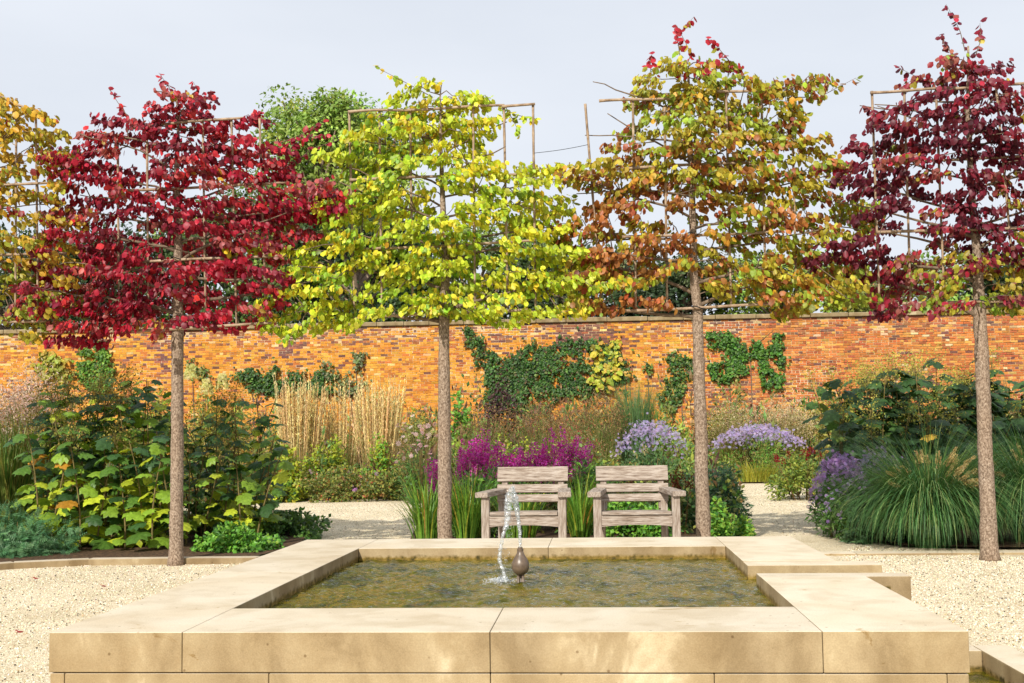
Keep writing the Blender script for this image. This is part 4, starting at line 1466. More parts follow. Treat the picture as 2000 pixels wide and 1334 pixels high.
# --- shrubs with large lobed leaves
def lobed_shrub(name, label, px0, px1, Y0, Y1, top_px, nst, leaf, palette, panicle=None, npan=0, seed=0, pair=(0.11, 0.16), zmin=0.08, stem_mat=None, lean=0.16):
    r = np.random.default_rng(seed)
    Ym = (Y0 + Y1) / 2
    xc = S((px0 + px1) / 2, Ym)
    t = thing(name, label, 'shrub', (xc, Ym, 0))
    LPo, LR, LS, LC = [], [], [], []
    pan = MB()
    pet = MB()
    for k in range(nst):
        Y = Y0 + (Y1 - Y0) * ((k * 0.618) % 1.0)
        px = px0 + (px1 - px0) * (k + r.uniform(0.1, 0.9)) / nst
        x = S(px, Y)
        h = max(0.35, H(px, top_px + r.uniform(0, 55), Y)) * (0.75 if Y < Y0 + 0.25 * (Y1 - Y0) else 1.0) * r.uniform(0.85, 1.0)
        dx, dy = r.normal(0, lean), r.normal(-0.02, lean)
        n = 9
        u = np.linspace(0, 1, n)
        sp = np.column_stack([x + dx * u * u + 0.02 * np.sin(4 * u + k), Y + dy * u * u, -0.02 + (h + 0.02) * u])
        m = MB()
        m.tube(sp, np.linspace(0.011, 0.004, n), 6)
        m.build('stem', stem_mat or M_STEM, t, smooth=True)
        z, a = zmin + r.uniform(0, 0.12), r.uniform(0, 3.14)
        while z < h:
            uu = z / h
            b = np.array([np.interp(uu, u, sp[:, i]) for i in range(3)])
            for s in (0, math.pi):
                aa = a + s + r.normal(0, 0.35)
                pl = r.uniform(0.05, 0.13) * (1.15 - 0.6 * uu)
                d = np.array([math.cos(aa), math.sin(aa), r.uniform(0.1, 0.6)])
                e = b + d * pl
                pet.tube([b, (b + e) / 2 + np.array([0, 0, 0.008]), e], 0.0022, 4, cap=False)
                ld = np.array([d[0], d[1], -0.38 + r.normal(0, 0.18)])
                LPo.append(e)
                LR.append(ld)
                LS.append(leaf * r.uniform(0.65, 1.15) * (1.08 - 0.35 * uu))
                LC.append(palette(uu, z, px, r))
            a += 1.57 + r.normal(0, 0.3)
            z += r.uniform(*pair)
        if panicle and k < npan:
            tip = sp[-1]
            q = tip[None] + np.column_stack([r.normal(0, 0.075, 120), r.normal(0, 0.06, 120), r.uniform(-0.10, 0.17, 120)])
            pan.inst(TINY, q, frames(r.normal(0, 1, (120, 3)), r.normal(0, 1, (120, 3)) + np.array([[0, -.5, .7]])), r.uniform(0.014, 0.030, 120), pick(panicle, 120))
            for j in range(0, 120, 10):
                pan.tube([tip - np.array([0, 0, 0.1]), q[j]], 0.0015, 3, (0.25, 0.2, 0.07), cap=False)
    LPo, LR, LS, LC = np.array(LPo), np.array(LR), np.array(LS), np.array(LC)
    rot = frames(LR, np.array([[0, -0.35, 1.0]]) + r.normal(0, 0.22, (len(LPo), 3)))
    order = np.argsort(LPo[:, 1] - 2.0 * LS)
    own, rest = order[:300], order[300:]
    leaf_objects(t, LOBE_ME, LPo[own], rot[own], LS[own], LC[own])
    if len(rest):
        m = MB()
        for k in range(3):
            m.inst(LOBED[k], LPo[rest[k::3]], rot[rest[k::3]], LS[rest[k::3]], LC[rest[k::3]])
        m.build('foliage', M_LEAF, t, smooth=True, kind='stuff')
    pet.build('leaf_stalks', M_STEM, t, kind='stuff')
    if pan.v:
        pan.build('seed_panicles', M_DRY, t, kind='stuff')
    return t


def pal_left(uu, z, px, r):
    g_ = np.array([(0.10, 0.21, 0.03), (0.22, 0.36, 0.035), (0.46, 0.54, 0.035), (0.045, 0.11, 0.03)])
    w = np.array([0.8, 1.0, 0.25 + 2.6 * max(0, 0.75 - z) / 0.75, 0.1 + 1.3 * uu])  # weights paint sunlit leaves lime low down and tree-shaded ones dark higher up
    c = g_[r.choice(4, p=w / w.sum())]
    if r.uniform() < 0.025:
        c = np.array((0.55, 0.27, 0.03))
    return np.clip(c * (1 + r.normal(0, 0.14)), 0.01, 0.8)


def pal_dark(uu, z, px, r):
    g_ = np.array([(0.045, 0.105, 0.03), (0.07, 0.15, 0.035), (0.03, 0.07, 0.02), (0.15, 0.22, 0.04)])
    w = np.array([1.2, 1.0, 0.6, 0.25])
    c = g_[r.choice(4, p=w / w.sum())]
    if r.uniform() < 0.02:
        c = np.array((0.55, 0.36, 0.05))
    return np.clip(c * (1 + r.normal(0, 0.15)), 0.01, 0.8)


PAN = [(3, (0.26, 0.23, 0.05)), (2, (0.36, 0.30, 0.07)), (1, (0.16, 0.12, 0.04))]
PANY = [(3, (0.42, 0.40, 0.07)), (2, (0.52, 0.46, 0.10)), (1, (0.26, 0.24, 0.05))]
lobed_shrub('lobed_leaf_shrub', 'large shrub with lime green vine shaped leaves left of the crimson tree', 70, 335, 10.75, 12.4, 725, 40, 0.215, pal_left, PAN, 30, 31)
lobed_shrub('lobed_leaf_shrub', 'narrow vine leaved shrub with bare yellow stems right of the crimson trunk', 362, 528, 11.3, 12.9, 755, 22, 0.195, pal_left, PAN, 16, 32, zmin=0.20)
lobed_shrub('lobed_leaf_shrub', 'wide dark green broad leaved shrub with yellowish panicles by the maroon tree', 1630, 2090, 12.5, 14.4, 690, 74, 0.27, pal_dark, PANY, 48, 33, zmin=0.30, pair=(0.11, 0.16))

# --- left bed, front
mound('artemisia_clump', 'feathery blue green foliage clump at the left edge by the kerb', 'plant', 35, 10.45, 250, 985, 2600, FEATHER, 0.085, [(3, (0.085, 0.22, 0.085)), (2, (0.14, 0.29, 0.12)), (1, (0.05, 0.13, 0.05))], 0.42, 22, 0.32)
mound('geranium_mound', 'bright green low leafy mound beside the left corner of the basin', 'plant', 465, 10.72, 168, 1022, 3000, LOBED_S, 0.042, BRIGHT, 0.42, 26, 0.3, up=0.7)
mound('geranium_mound', 'dark green low leafy mound reaching onto the left path', 'plant', 552, 12.3, 180, 990, 4200, LOBED_S, 0.046, GREEN + [(1, (0.10, 0.2, 0.03))], 0.85, 26, 0.3, up=0.7)
t, x, hw, h = mound('under_planting', 'low dark leafy plants filling the shade under the vine leaved shrubs', 'plant', 300, 12.9, 760, 985, 3600, SMALL, 0.07, GREEN + OLIVE, 0.75, 34, 0.2)
# miscanthus at the far left
t = thing('miscanthus_clump', 'tall arching green grass behind the feathery clump at left edge', 'grass', (S(20, 12.6), 12.6, 0))
m = MB()
blades(m, (S(20, 12.6), 12.6), 900, (0.28, 0.28), 1.38, 0.013, [(3, (0.10, 0.18, 0.03)), (2, (0.20, 0.26, 0.05)), (1, (0.30, 0.32, 0.08))], 0.75, 0.92)
m.build('blades', M_LEAF, t, kind='stuff')


def plume_cloud(name, label, px, Y, w_px, top_px, n, pal, depth, stems=60, size=0.03, z0f=0.45, cat='grass', tmpl=None, green=None):
    x, hw = S(px, Y), w_px / 2 * Y / F
    h = H(px, top_px, Y)
    t = thing(name, label, cat, (x, Y, 0))
    m = MB()
    blades(m, (x, Y), stems * 5, (hw * 0.45, depth * 0.45), h * 0.75, 0.012, green or [(2, (0.14, 0.18, 0.04)), (1, (0.25, 0.22, 0.07))], 0.5, 0.85, 4)
    m.build('blades', M_LEAF, t, kind='stuff')
    sm, tips = stems_mb((x, Y), stems, (hw, depth), h * 0.9, 0.0022, 0.45)
    sm.build('stems', M_STEM, t, kind='stuff')
    m = MB()
    k = tips[rng.integers(0, len(tips), n)]
    pos = k + np.column_stack([rng.normal(0, hw * 0.10, n), rng.normal(0, depth * 0.1, n), rng.normal(-0.02, h * 0.09, n)])
    pos[:, 2] = np.maximum(pos[:, 2], h * z0f * 0.6)
    m.inst(tmpl or NARROW, pos, frames(rng.normal(0, 0.7, (n, 3)) + np.array([[0, 0, 0.6]]), rng.normal(0, 1, (n, 3)) + np.array([[0, -0.6, 0.4]])), size * rng.uniform(0.6, 1.3, n), pick(pal, n))
    m.build('plumes', M_DRY, t, kind='stuff')
    return t


plume_cloud('smoky_plume_plant', 'dusty pink and beige plume cloud at the far left below the wall', 60, 15.6, 200, 695, 6500, [(3, (0.58, 0.42, 0.33)), (2, (0.66, 0.50, 0.41)), (1, (0.34, 0.20, 0.14))], 0.6, 130, 0.05, cat='plant')
mound('fennel_clump', 'olive yellow feathery flower heads above the left shrub', 'plant', 100, 15.0, 180, 742, 2200, TINY, 0.035, [(3, (0.36, 0.30, 0.05)), (2, (0.46, 0.36, 0.07)), (2, (0.16, 0.2, 0.04))], 0.5, 30, 0.18, shell=0.3)
mound('border_shrub', 'russet and yellow leaved shrub behind the crimson trunk', 'shrub', 300, 16.2, 300, 770, 2600, SMALL, 0.07, [(3, (0.30, 0.28, 0.05)), (2, (0.42, 0.30, 0.05)), (2, (0.12, 0.18, 0.03)), (1, (0.40, 0.19, 0.05))], 0.7, 30, 0.2, shell=0.35)
t, x, hw, h = mound('panicle_hydrangea', 'yellow green hydrangea with cream flower cones right of the crimson trunk', 'shrub', 420, 20.5, 170, 712, 2000, SMALL, 0.08, [(3, (0.38, 0.34, 0.05)), (2, (0.24, 0.28, 0.05)), (1, (0.48, 0.3, 0.05))], 0.7, 22, 0.24, shell=0.35)
for qx, qy in ((372, 728), (404, 757), (434, 747)):
    c = P(qx, qy, 20.0)
    m = MB()
    n = 130
    u = rng.uniform(0, 1, n)
    a = rng.uniform(0, 6.28, n)
    rr = 0.10 * np.sqrt(1 - u * 0.8)
    pos = np.column_stack([c[0] + np.cos(a) * rr, c[1] + np.sin(a) * rr, c[2] - 0.1 + u * 0.24])
    m.inst(DAISY, pos, frames(rng.normal(0, 1, (n, 3)), np.column_stack([np.cos(a), np.sin(a) - 0.4, np.full(n, 0.5)])), rng.uniform(0.05, 0.08, n), pick([(1, (0.72, 0.68, 0.36)), (1, (0.66, 0.66, 0.26))], n, 0.08))
    m.build('flower_cone', M_PETAL, t, kind='stuff')
mound('border_shrub', 'golden and brown seed headed perennials left of the pale upright grasses', 'plant', 475, 19.9, 190, 772, 2600, TINY, 0.05, [(3, (0.40, 0.32, 0.06)), (2, (0.30, 0.17, 0.06)), (2, (0.18, 0.2, 0.05)), (1, (0.5, 0.24, 0.06))], 0.6, 30, 0.2, shell=0.3)

# --- pale feather reed grasses
def reed_grass(label, px, w_px, top_px, Y, n):
    x, hw = S(px, Y), w_px / 2 * Y / F
    h = H(px, top_px, Y)
    t = thing('feather_reed_grass', label, 'grass', (x, Y, 0), 'pale upright reed grasses in the far bed')
    m = MB()
    blades(m, (x, Y), 420, (hw * 0.5, 0.3), h * 0.5, 0.012, [(2, (0.20, 0.24, 0.06)), (2, (0.42, 0.34, 0.13))], 0.5, 0.9, 4)
    m.build('blades', M_LEAF, t, kind='stuff')
    m = MB()
    for _ in range(n):
        a, q = rng.uniform(0, 6.28), math.sqrt(rng.uniform(0, 1))
        b = np.array([x + math.cos(a) * q * hw * 0.62, Y + math.sin(a) * q * 0.35, 0])
        hh = h * min(1.08, rng.normal(0.86, 0.11))
        e = b + np.array([math.cos(a) * q * hw * 0.52 + rng.normal(0, 0.05), 0, hh])
        u = np.linspace(0, 1, 6)
        pts = b + (e - b) * u[:, None]
        col = np.clip(pick(BEIGE, 1)[0] * np.array([1.38, 1.32, 1.05]), 0, 0.88)
        m.tube(pts, [0.0022, 0.0022, 0.0025, 0.004, 0.004, 0.0015], 4, col, cap=False)
        nn = 34
        u2 = rng.uniform(0.5, 1.0, nn)
        pp = b + (e - b) * u2[:, None] + rng.normal(0, 0.006, (nn, 3))
        m.inst(NARROW, pp, frames(np.tile((e - b)[None], (nn, 1)) * 1.2 + rng.normal(0, 0.35, (nn, 3)), rng.normal(0, 1, (nn, 3)) + np.array([[0, -0.7, 0.3]])), rng.uniform(0.03, 0.07, nn), np.clip(np.tile(col, (nn, 1)) * rng.uniform(0.7, 1.25, (nn, 1)), 0, 0.9))
    m.build('flower_stems', M_DRY, t, kind='stuff')


reed_grass('leftmost and densest of the three pale straw upright grass clumps', 588, 92, 744, 21.4, 230)
reed_grass('thin middle clump of the three pale straw upright grasses', 672, 76, 754, 22.0, 90)
reed_grass('rightmost of the three pale straw upright grass clumps', 740, 92, 750, 21.2, 200)

# --- far bed behind the left path
mound('euphorbia_clump', 'acid yellow green spurge below the middle of the pale grasses', 'plant', 635, 20.4, 105, 826, 1500, SMALL, 0.075, LIME + [(1, (0.10, 0.16, 0.03))], 0.45, 16, 0.3, up=0.8)
mound('euphorbia_clump', 'acid yellow green spurge with orange lower leaves by the left path', 'plant', 570, 19.7, 80, 858, 1200, SMALL, 0.08, LIME + [(0.5, (0.5, 0.2, 0.04))], 0.4, 14, 0.3, up=0.8)
mound('euphorbia_clump', 'small yellow green spurge at the far edge of the left path', 'plant', 548, 19.2, 70, 928, 700, SMALL, 0.09, LIME + GREEN, 0.3, 12, 0.3)
mound('euphorbia_clump', 'green topped spurge below the right pale grass clump', 'plant', 735, 20.5, 120, 848, 1400, SMALL, 0.07, BRIGHT + LIME, 0.45, 16, 0.3)
t, x, hw, h = mound('cranesbill_mound', 'wide low brownish green ground cover mound along the left path', 'plant', 700, 19.6, 340, 900, 5200, TINY, 0.05, OLIVE + [(2, (0.12, 0.18, 0.04)), (0.5, (0.4, 0.12, 0.04))], 0.7, 46, 0.2)
pos, _ = cloud_points(26, (x, 19.8, 0), (hw, 0.7, h), 20, 0.2, 0.8)
flower_heads(t, pos, 0.07, [(1, (0.45, 0.22, 0.5)), (1, (0.5, 0.3, 0.36))])
mound('border_foliage', 'dense mid green foliage behind the pale pink coneflowers', 'plant', 815, 19.4, 130, 868, 2600, SMALL, 0.06, GREEN + OLIVE, 0.5, 24, 0.25)
t, x, hw, h = mound('coneflower_clump', 'pale pink coneflowers left of the lime tree trunk', 'plant', 818, 18.6, 95, 856, 1000, SMALL, 0.06, GREEN, 0.4, 16, 0.3)
pos = np.array([P(px_, py_, 18.4 + rng.uniform(-0.2, 0.2)) for px_, py_ in zip(rng.uniform(772, 862, 48), rng.normal(852, 20, 48))])
flower_heads(t, pos, 0.075, [(2, (0.72, 0.50, 0.52)), (2, (0.68, 0.42, 0.46)), (1, (0.75, 0.62, 0.58))])
sm = MB()
for e in pos:
    sm.tube([np.array([e[0] * 0.6 + x * 0.4, 18.6, 0]), e], 0.003, 4, cap=False)
sm.build('flower_stalks', M_STEM, t, kind='stuff')
mound('round_shrub', 'rounded olive green bush just left of the lime tree trunk', 'shrub', 828, 26.0, 100, 768, 2400, TINY, 0.055, [(3, (0.20, 0.22, 0.05)), (2, (0.30, 0.29, 0.07)), (1, (0.10, 0.13, 0.03))], 0.5, 22, 0.3)
mound('leafy_shrub', 'fresh green leafy shrub right of the lime tree trunk below the wall', 'shrub', 905, 29.0, 75, 750, 900, LOBED_S, 0.13, BRIGHT, 0.5, 14, 0.28)
mound('smoke_bush', 'dark purple leaved bush in front of the wall creeper', 'shrub', 985, 31.5, 120, 712, 2600, SMALL, 0.10, [(3, (0.06, 0.025, 0.03)), (2, (0.12, 0.06, 0.06)), (1, (0.05, 0.08, 0.03))], 0.7, 24, 0.26)
plume_cloud('bronze_grass', 'bronze brown grass haze left behind the magenta flowers', 950, 20.5, 130, 772, 1800, BROWN, 0.6, 70, 0.05)
plume_cloud('bronze_grass', 'reddish brown seed heads between creeper and magenta flowers', 1060, 22.5, 160, 758, 2600, BROWN + [(1, (0.34, 0.09, 0.05))], 0.7, 90, 0.055)
plume_cloud('bronze_grass', 'tall brown seed head haze below the yellow vine leaves', 1165, 24.0, 150, 742, 2600, BROWN, 0.7, 90, 0.06)
plume_cloud('bronze_grass', 'crimson tinged grass left of the lavender asters behind the chairs', 1130, 18.5, 130, 812, 1500, [(2, (0.30, 0.07, 0.05)), (2, (0.34, 0.24, 0.12)), (1, (0.2, 0.2, 0.06))], 0.5, 60, 0.045)
mound('sedum_clump', 'lime green flat flower heads between the magenta spires', 'plant', 1000, 17.5, 190, 822, 1800, TINY, 0.05, LIME + OLIVE + [(1, (0.3, 0.2, 0.08))], 0.5, 26, 0.2, shell=0.4)
t = thing('fine_grass', 'rounded blue green fine grass clump left of the orange tree trunk', 'grass', (S(1240, 25), 25, 0))
m = MB()
blades(m, (S(1240, 25), 25), 1500, (0.25, 0.25), H(1240, 762, 25) * 1.02, 0.014, [(3, (0.09, 0.19, 0.07)), (2, (0.14, 0.25, 0.09)), (1, (0.22, 0.28, 0.08))], 0.35, 0.92, 4)
m.build('blades', M_LEAF, t, kind='stuff')

# --- asters
def aster(name, label, px, Y, w_px, top_px, n, nf, petal, depth, fs=0.04, green=None, front=0.35):
    t, x, hw, h = mound(name, label, 'plant', px, Y, w_px, top_px, n, NARROW, 0.07, green or GREEN, depth, 28, 0.25, up=0.4)
    a = rng.uniform(0, 2 * np.pi, nf)
    q = np.sqrt(rng.uniform(0, 1, nf)) * 1.0
    zz = h * np.sqrt(np.clip(1.06 - q ** 2, 0.0, 1)) * rng.normal(1.0, 0.05, nf)
    pos = np.column_stack([x + np.cos(a) * q * hw * 1.02, Y + np.sin(a) * q * depth, np.maximum(zz, h * 0.30)])
    ok = (pos[:, 2] > h * rng.uniform(front, 0.95, nf))
    pos = pos[ok] + rng.normal(0, 0.015, (int(ok.sum()), 3))
    flower_heads(t, pos, fs, petal, 0.5)
    return t


LAV = [(3, (0.47, 0.38, 0.66)), (2, (0.55, 0.46, 0.72)), (1, (0.38, 0.28, 0.56))]
aster('aster_dome', 'lavender aster dome behind the right chair and left of the orange trunk', 1272, 15.4, 190, 834, 3600, 1500, LAV, 0.55, 0.036, [(3, (0.075, 0.16, 0.05)), (2, (0.11, 0.21, 0.06))], 0.62)
aster('aster_dome', 'wide pale lavender aster dome beyond the bend of the right path', 1480, 25.6, 230, 838, 4200, 1700, LAV, 0.8, 0.062, BRIGHT + OLIVE, 0.55)
aster('aster_clump', 'deep violet asters spilling onto the right path edge', 1640, 12.0, 125, 900, 2600, 1300, [(3, (0.44, 0.26, 0.62)), (2, (0.54, 0.36, 0.70))], 0.6, 0.036, GREEN, 0.12)
aster('aster_clump', 'violet asters between the dark shrub and the fountain grass', 1715, 11.9, 140, 890, 2200, 600, [(3, (0.44, 0.28, 0.62)), (2, (0.54, 0.42, 0.70))], 0.5, 0.034, GREEN, 0.5)

# --- middle bed
def lythrum(label, px, w_px, top_px, Y, n):
    x, hw = S(px, Y), w_px / 2 * Y / F
    h = H(px, top_px, Y)
    t = thing('magenta_loosestrife', label, 'flowers', (x, Y, 0), 'magenta flower spires behind the chairs')
    sm, tips = stems_mb((x, Y), n, (hw, 0.35), h * 0.86, 0.003, 0.6)
    sm.build('stems', M_STEM, t, kind='stuff')
    m = MB()
    nn = 700
    k = tips[rng.integers(0, len(tips), nn)]
    base = np.array([x, Y, 0.0])
    pos = base + (k - base) * np.column_stack([np.ones(nn), np.ones(nn), rng.uniform(0.15, 0.95, nn)]) + rng.normal(0, 0.03, (nn, 3))
    pos[:, 2] = np.maximum(pos[:, 2], 0.02)
    m.inst(NARROW, pos, frames(rng.normal(0, 0.8, (nn, 3)) + np.array([[0, 0, 0.5]]), rng.normal(0, 0.7, (nn, 3)) + np.array([[0, -0.5, 0.7]])), rng.uniform(0.05, 0.09, nn), pick(GREEN + [(1, (0.2, 0.24, 0.05))], nn))
    m.build('foliage', M_LEAF, t, kind='stuff')
    m = MB()
    tips[:, 2] *= rng.uniform(0.74, 0.98, len(tips))
    spikes(m, tips, 0.27, 0.020, 60, TINY, 0.026, [(3, (0.66, 0.07, 0.47)), (2, (0.56, 0.045, 0.40)), (1, (0.74, 0.18, 0.58))])
    m.build('flower_spikes', M_PETAL, t, kind='stuff')


lythrum('magenta flower spires just right of the lime tree trunk', 938, 105, 832, 12.9, 70)
lythrum('shorter magenta spires in the middle behind the left chair', 1025, 90, 848, 13.2, 48)
lythrum('rightmost magenta flower spires above the gap between the chairs', 1100, 115, 830, 13.0, 78)
lythrum('small magenta spire just left of the lime tree trunk', 846, 30, 880, 12.7, 14)


def iris(label, px, Y, w_px, length, n, arch=0.55):
    x, hw = S(px, Y), w_px / 2 * Y / F
    t = thing('sword_leaf_clump', label, 'plant', (x, Y, 0), 'sword leaved clumps round the chairs')
    m = MB()
    blades(m, (x, Y), n, (hw * 0.5, 0.22), length, 0.017, [(4, (0.10, 0.22, 0.025)), (3, (0.17, 0.30, 0.035)), (0.9, (0.38, 0.40, 0.05)), (0.2, (0.45, 0.25, 0.06))], arch, 0.82, 6)
    m.build('blades', M_LEAF, t, kind='stuff')


iris('arching sword leaves left of the lime tree foot', 835, 11.1, 110, 0.80, 230, 0.95)
iris('upright sword leaves between lime tree foot and left chair', 912, 11.2, 80, 0.72, 250)
iris('sword leaves seen through the left chair', 1010, 11.0, 120, 0.62, 290)
iris('sword leaves rising between the two chairs', 1130, 11.0, 60, 0.78, 200, 0.7)
mound('border_foliage', 'green stems and foliage under the left magenta spires', 'plant', 960, 12.2, 190, 905, 2200, NARROW, 0.09, GREEN + BRIGHT, 0.4, 22, 0.25)
mound('border_foliage', 'leafy green plants behind the gap between the chairs', 'plant', 1160, 12.6, 170, 892, 2800, NARROW, 0.07, GREEN + BRIGHT, 0.5, 24, 0.25)
mound('green_mound', 'bright green ferny mound seen through the right chair', 'plant', 1240, 11.1, 190, 968, 3600, LOBED_S, 0.042, BRIGHT, 0.42, 26, 0.28, up=0.7)
mound('green_mound', 'yellow green ferny mound right of the orange tree foot', 'plant', 1410, 11.6, 110, 972, 2800, LOBED_S, 0.042, BRIGHT + [(2, (0.25, 0.38, 0.04))], 0.5, 22, 0.28, up=0.7)
mound('green_mound', 'dark blue green fine leaved mound behind the orange tree foot', 'plant', 1390, 13.4, 150, 898, 4200, NARROW, 0.06, [(3, (0.06, 0.14, 0.06)), (2, (0.09, 0.19, 0.08))], 0.6, 24, 0.28)
mound('green_mound', 'green fine leaved mound between right chair and orange trunk', 'plant', 1310, 12.8, 150, 925, 2600, NARROW, 0.06, GREEN, 0.5, 22, 0.28)
for lab, qx, wq, nn in (('rust red flower spikes beside the right chair back', 1322, 44, 16), ('single rust brown flower spire above the right chair', 1226, 12, 4)):
    x = S(qx, 12.2)
    t = thing('rusty_spikes', lab, 'flowers', (x, 12.2, 0), 'rusty flower spikes behind the right chair')
    sm, tips = stems_mb((x, 12.2), nn, (wq / 2 * 12.2 / F * 1.6, 0.12), H(qx, 925, 12.2), 0.003, 0.4)
    sm.build('stems', M_STEM_RED, t)
    m = MB()
    spikes(m, tips, 0.11, 0.02, 50, TINY, 0.022, [(3, (0.16, 0.05, 0.025)), (2, (0.24, 0.08, 0.03))], 0.08)
    m.build('flower_spikes', M_DRY, t, kind='stuff')

# --- right side
t, x, hw, h = mound('knotweed_mound', 'yellow green mound with crimson flower spikes right of the path', 'plant', 1570, 18.6, 190, 872, 4600, SMALL, 0.055, [(3, (0.20, 0.27, 0.04)), (2, (0.30, 0.33, 0.05)), (2, (0.10, 0.17, 0.03))], 0.8, 32, 0.24)
sm, tips = stems_mb((x, 18.4), 20, (hw, 0.8), h * 1.02, 0.003, 0.5)
sm.build('flower_stalks', M_STEM_RED, t, kind='stuff')
m = MB()
spikes(m, tips, 0.12, 0.015, 24, TINY, 0.03, [(3, (0.22, 0.012, 0.018)), (1, (0.32, 0.02, 0.025))])
m.build('flower_spikes', M_PETAL, t, kind='stuff')
t = thing('golden_grass', 'small golden lime grass at the bend of the right path', 'grass', (S(1475, 23.6), 24.9, 0))
m = MB()
blades(m, (S(1475, 24.9), 24.9), 420, (0.45, 0.2), 0.5, 0.012, [(3, (0.42, 0.40, 0.05)), (2, (0.33, 0.36, 0.05))], 1.1, 0.8)
m.build('blades', M_LEAF, t, kind='stuff')
plume_cloud('hair_grass', 'broad beige haze of fine grass heads right of the orange trunk', 1510, 28.0, 210, 762, 5200, BEIGE, 0.8, 150, 0.055, green=OLIVE)
plume_cloud('hair_grass', 'olive brown grass haze just right of the orange trunk', 1425, 26.5, 110, 770, 2600, OLIVE + BEIGE, 0.6, 80, 0.05, green=OLIVE)
mound('border_shrub', 'olive speckled shrub below the right wall creeper', 'shrub', 1415, 31.0, 130, 712, 3000, TINY, 0.07, OLIVE + [(1, (0.3, 0.3, 0.1))], 0.7, 26, 0.26)
mound('border_shrub', 'yellow flowered shrub against the wall left of the dark shrub', 'shrub', 1590, 30.0, 150, 728, 2600, TINY, 0.08, [(3, (0.42, 0.36, 0.06)), (2, (0.28, 0.28, 0.06)), (1, (0.5, 0.45, 0.2))], 0.7, 26, 0.24)
mound('border_shrub', 'yellowing leafy bush between beige grass and dark shrub', 'shrub', 1640, 21.0, 120, 770, 2600, SMALL, 0.08, [(3, (0.30, 0.28, 0.05)), (2, (0.16, 0.2, 0.04)), (1, (0.45, 0.3, 0.1))], 0.7, 26, 0.22)


def fountain_grass(label, px, Y, w_px, top_px, n, npl):
    x, hw = S(px, Y), w_px / 2 * Y / F
    h = H(px, top_px, Y)
    t = thing('fountain_grass', label, 'grass', (x, Y, 0), 'fountain grasses at the right edge')
    m = MB()
    blades(m, (x, Y), n, (0.20, 0.17), (hw + h) * 0.98, 0.0062, [(4, (0.07, 0.18, 0.055)), (3, (0.12, 0.26, 0.08)), (1.6, (0.30, 0.40, 0.14)), (1.2, (0.04, 0.10, 0.035))], 1.85, 0.75, 11, 0.5)
    m.build('blades', M_LEAF, t, kind='stuff')
    for k in range(npl):
        a = rng.uniform(-2.9, -0.2) if k % 3 else rng.uniform(0, 6.28)
        q = rng.uniform(0.25, 0.8)
        e = np.array([x + math.cos(a) * q * hw * 0.9, Y + math.sin(a) * q * 0.65 - 0.08, h * (1.05 - 0.42 * q ** 2) * rng.uniform(0.92, 1.12)])
        dv = np.array([math.cos(a) * q * 0.8, math.sin(a) * q * 0.8, 0.55 - 0.5 * q])
        dv /= np.linalg.norm(dv)
        m = MB()
        m.tube([np.array([x + 0.05 * math.cos(a), Y, 0.0]), (np.array([x, Y, 0]) + e) / 2 + np.array([0, 0, h * 0.14]), e], 0.0018, 4, (0.25, 0.25, 0.08), cap=False)
        nn = 150
        u = rng.uniform(0, 1, nn)
        ph = rng.uniform(0, 6.28, nn)
        s1 = np.cross(dv, [0, 0, 1.0]); s1 /= np.linalg.norm(s1)
        s2 = np.cross(dv, s1)
        rd = np.cos(ph)[:, None] * s1 + np.sin(ph)[:, None] * s2
        pos = e + dv * (u * 0.13)[:, None] + rd * 0.003
        m.inst(NARROW, pos, frames(rd * 0.8 + dv * 0.7, rng.normal(0, 1, (nn, 3))), 0.027 * (1.1 - 0.5 * u), pick([(3, (0.60, 0.46, 0.20)), (2, (0.46, 0.32, 0.13)), (1, (0.68, 0.56, 0.3))], nn))
        m.build('bottlebrush_head', M_DRY, t)


fountain_grass('big arching fountain grass with tan bottlebrush heads left of maroon trunk', 1812, 10.95, 225, 915, 5600, 34)
fountain_grass('fountain grass cut by the right edge beyond the maroon trunk', 2020, 11.15, 260, 900, 3800, 12)
mound('border_foliage', 'blue green foliage between violet asters and fountain grass', 'plant', 1700, 11.4, 130, 945, 2400, NARROW, 0.07, [(3, (0.06, 0.13, 0.05)), (2, (0.09, 0.18, 0.07))], 0.4, 22, 0.28)

# --- leafy filling of the far beds (nobody could count it)
FILL = [np.array(c) for c in ((0.09, 0.18, 0.035), (0.20, 0.23, 0.05), (0.34, 0.31, 0.07), (0.28, 0.17, 0.075), (0.13, 0.24, 0.06), (0.44, 0.36, 0.14), (0.14, 0.075, 0.05), (0.28, 0.35, 0.05), (0.16, 0.28, 0.05))]
m = MB()
for k in range(480):
    q = scatter([(-20, 21.8), (-3.5, 22.0), (-1, 24.0), (1.5, 26.2), (4.5, 27.2), (15, 26), (17, 35.2), (-20, 35.2)], 1)[0]
    f_ = min(1.0, max(0.0, (q[1] - 21.5) / 11))
    h_ = (0.85 + 1.35 * f_) * rng.uniform(0.62, 1.15)
    w_ = rng.uniform(0.35, 0.75)
    n = 170
    pos, out = cloud_points(n, (q[0], q[1], 0), (w_, w_ * 0.7, h_), 9, 0.34, 0.4)
    c_ = FILL[rng.integers(0, len(FILL))]
    if rng.uniform() < 0.45:
        cloud_leaves(m, pos, out, SMALL, rng.uniform(0.09, 0.15), [(3, c_), (1, c_ * 0.6), (1, c_ * 1.3)], 0.6)
    else:
        m.inst(NARROW, pos, frames(rng.normal(0, 0.5, (n, 3)) + np.array([[0, 0, 1.0]]), rng.normal(0, 1, (n, 3)) + np.array([[0, -0.7, 0.3]])), rng.uniform(0.10, 0.30, n), pick([(3, c_), (1, c_ * 0.6), (1, c_ * 1.4)], n))
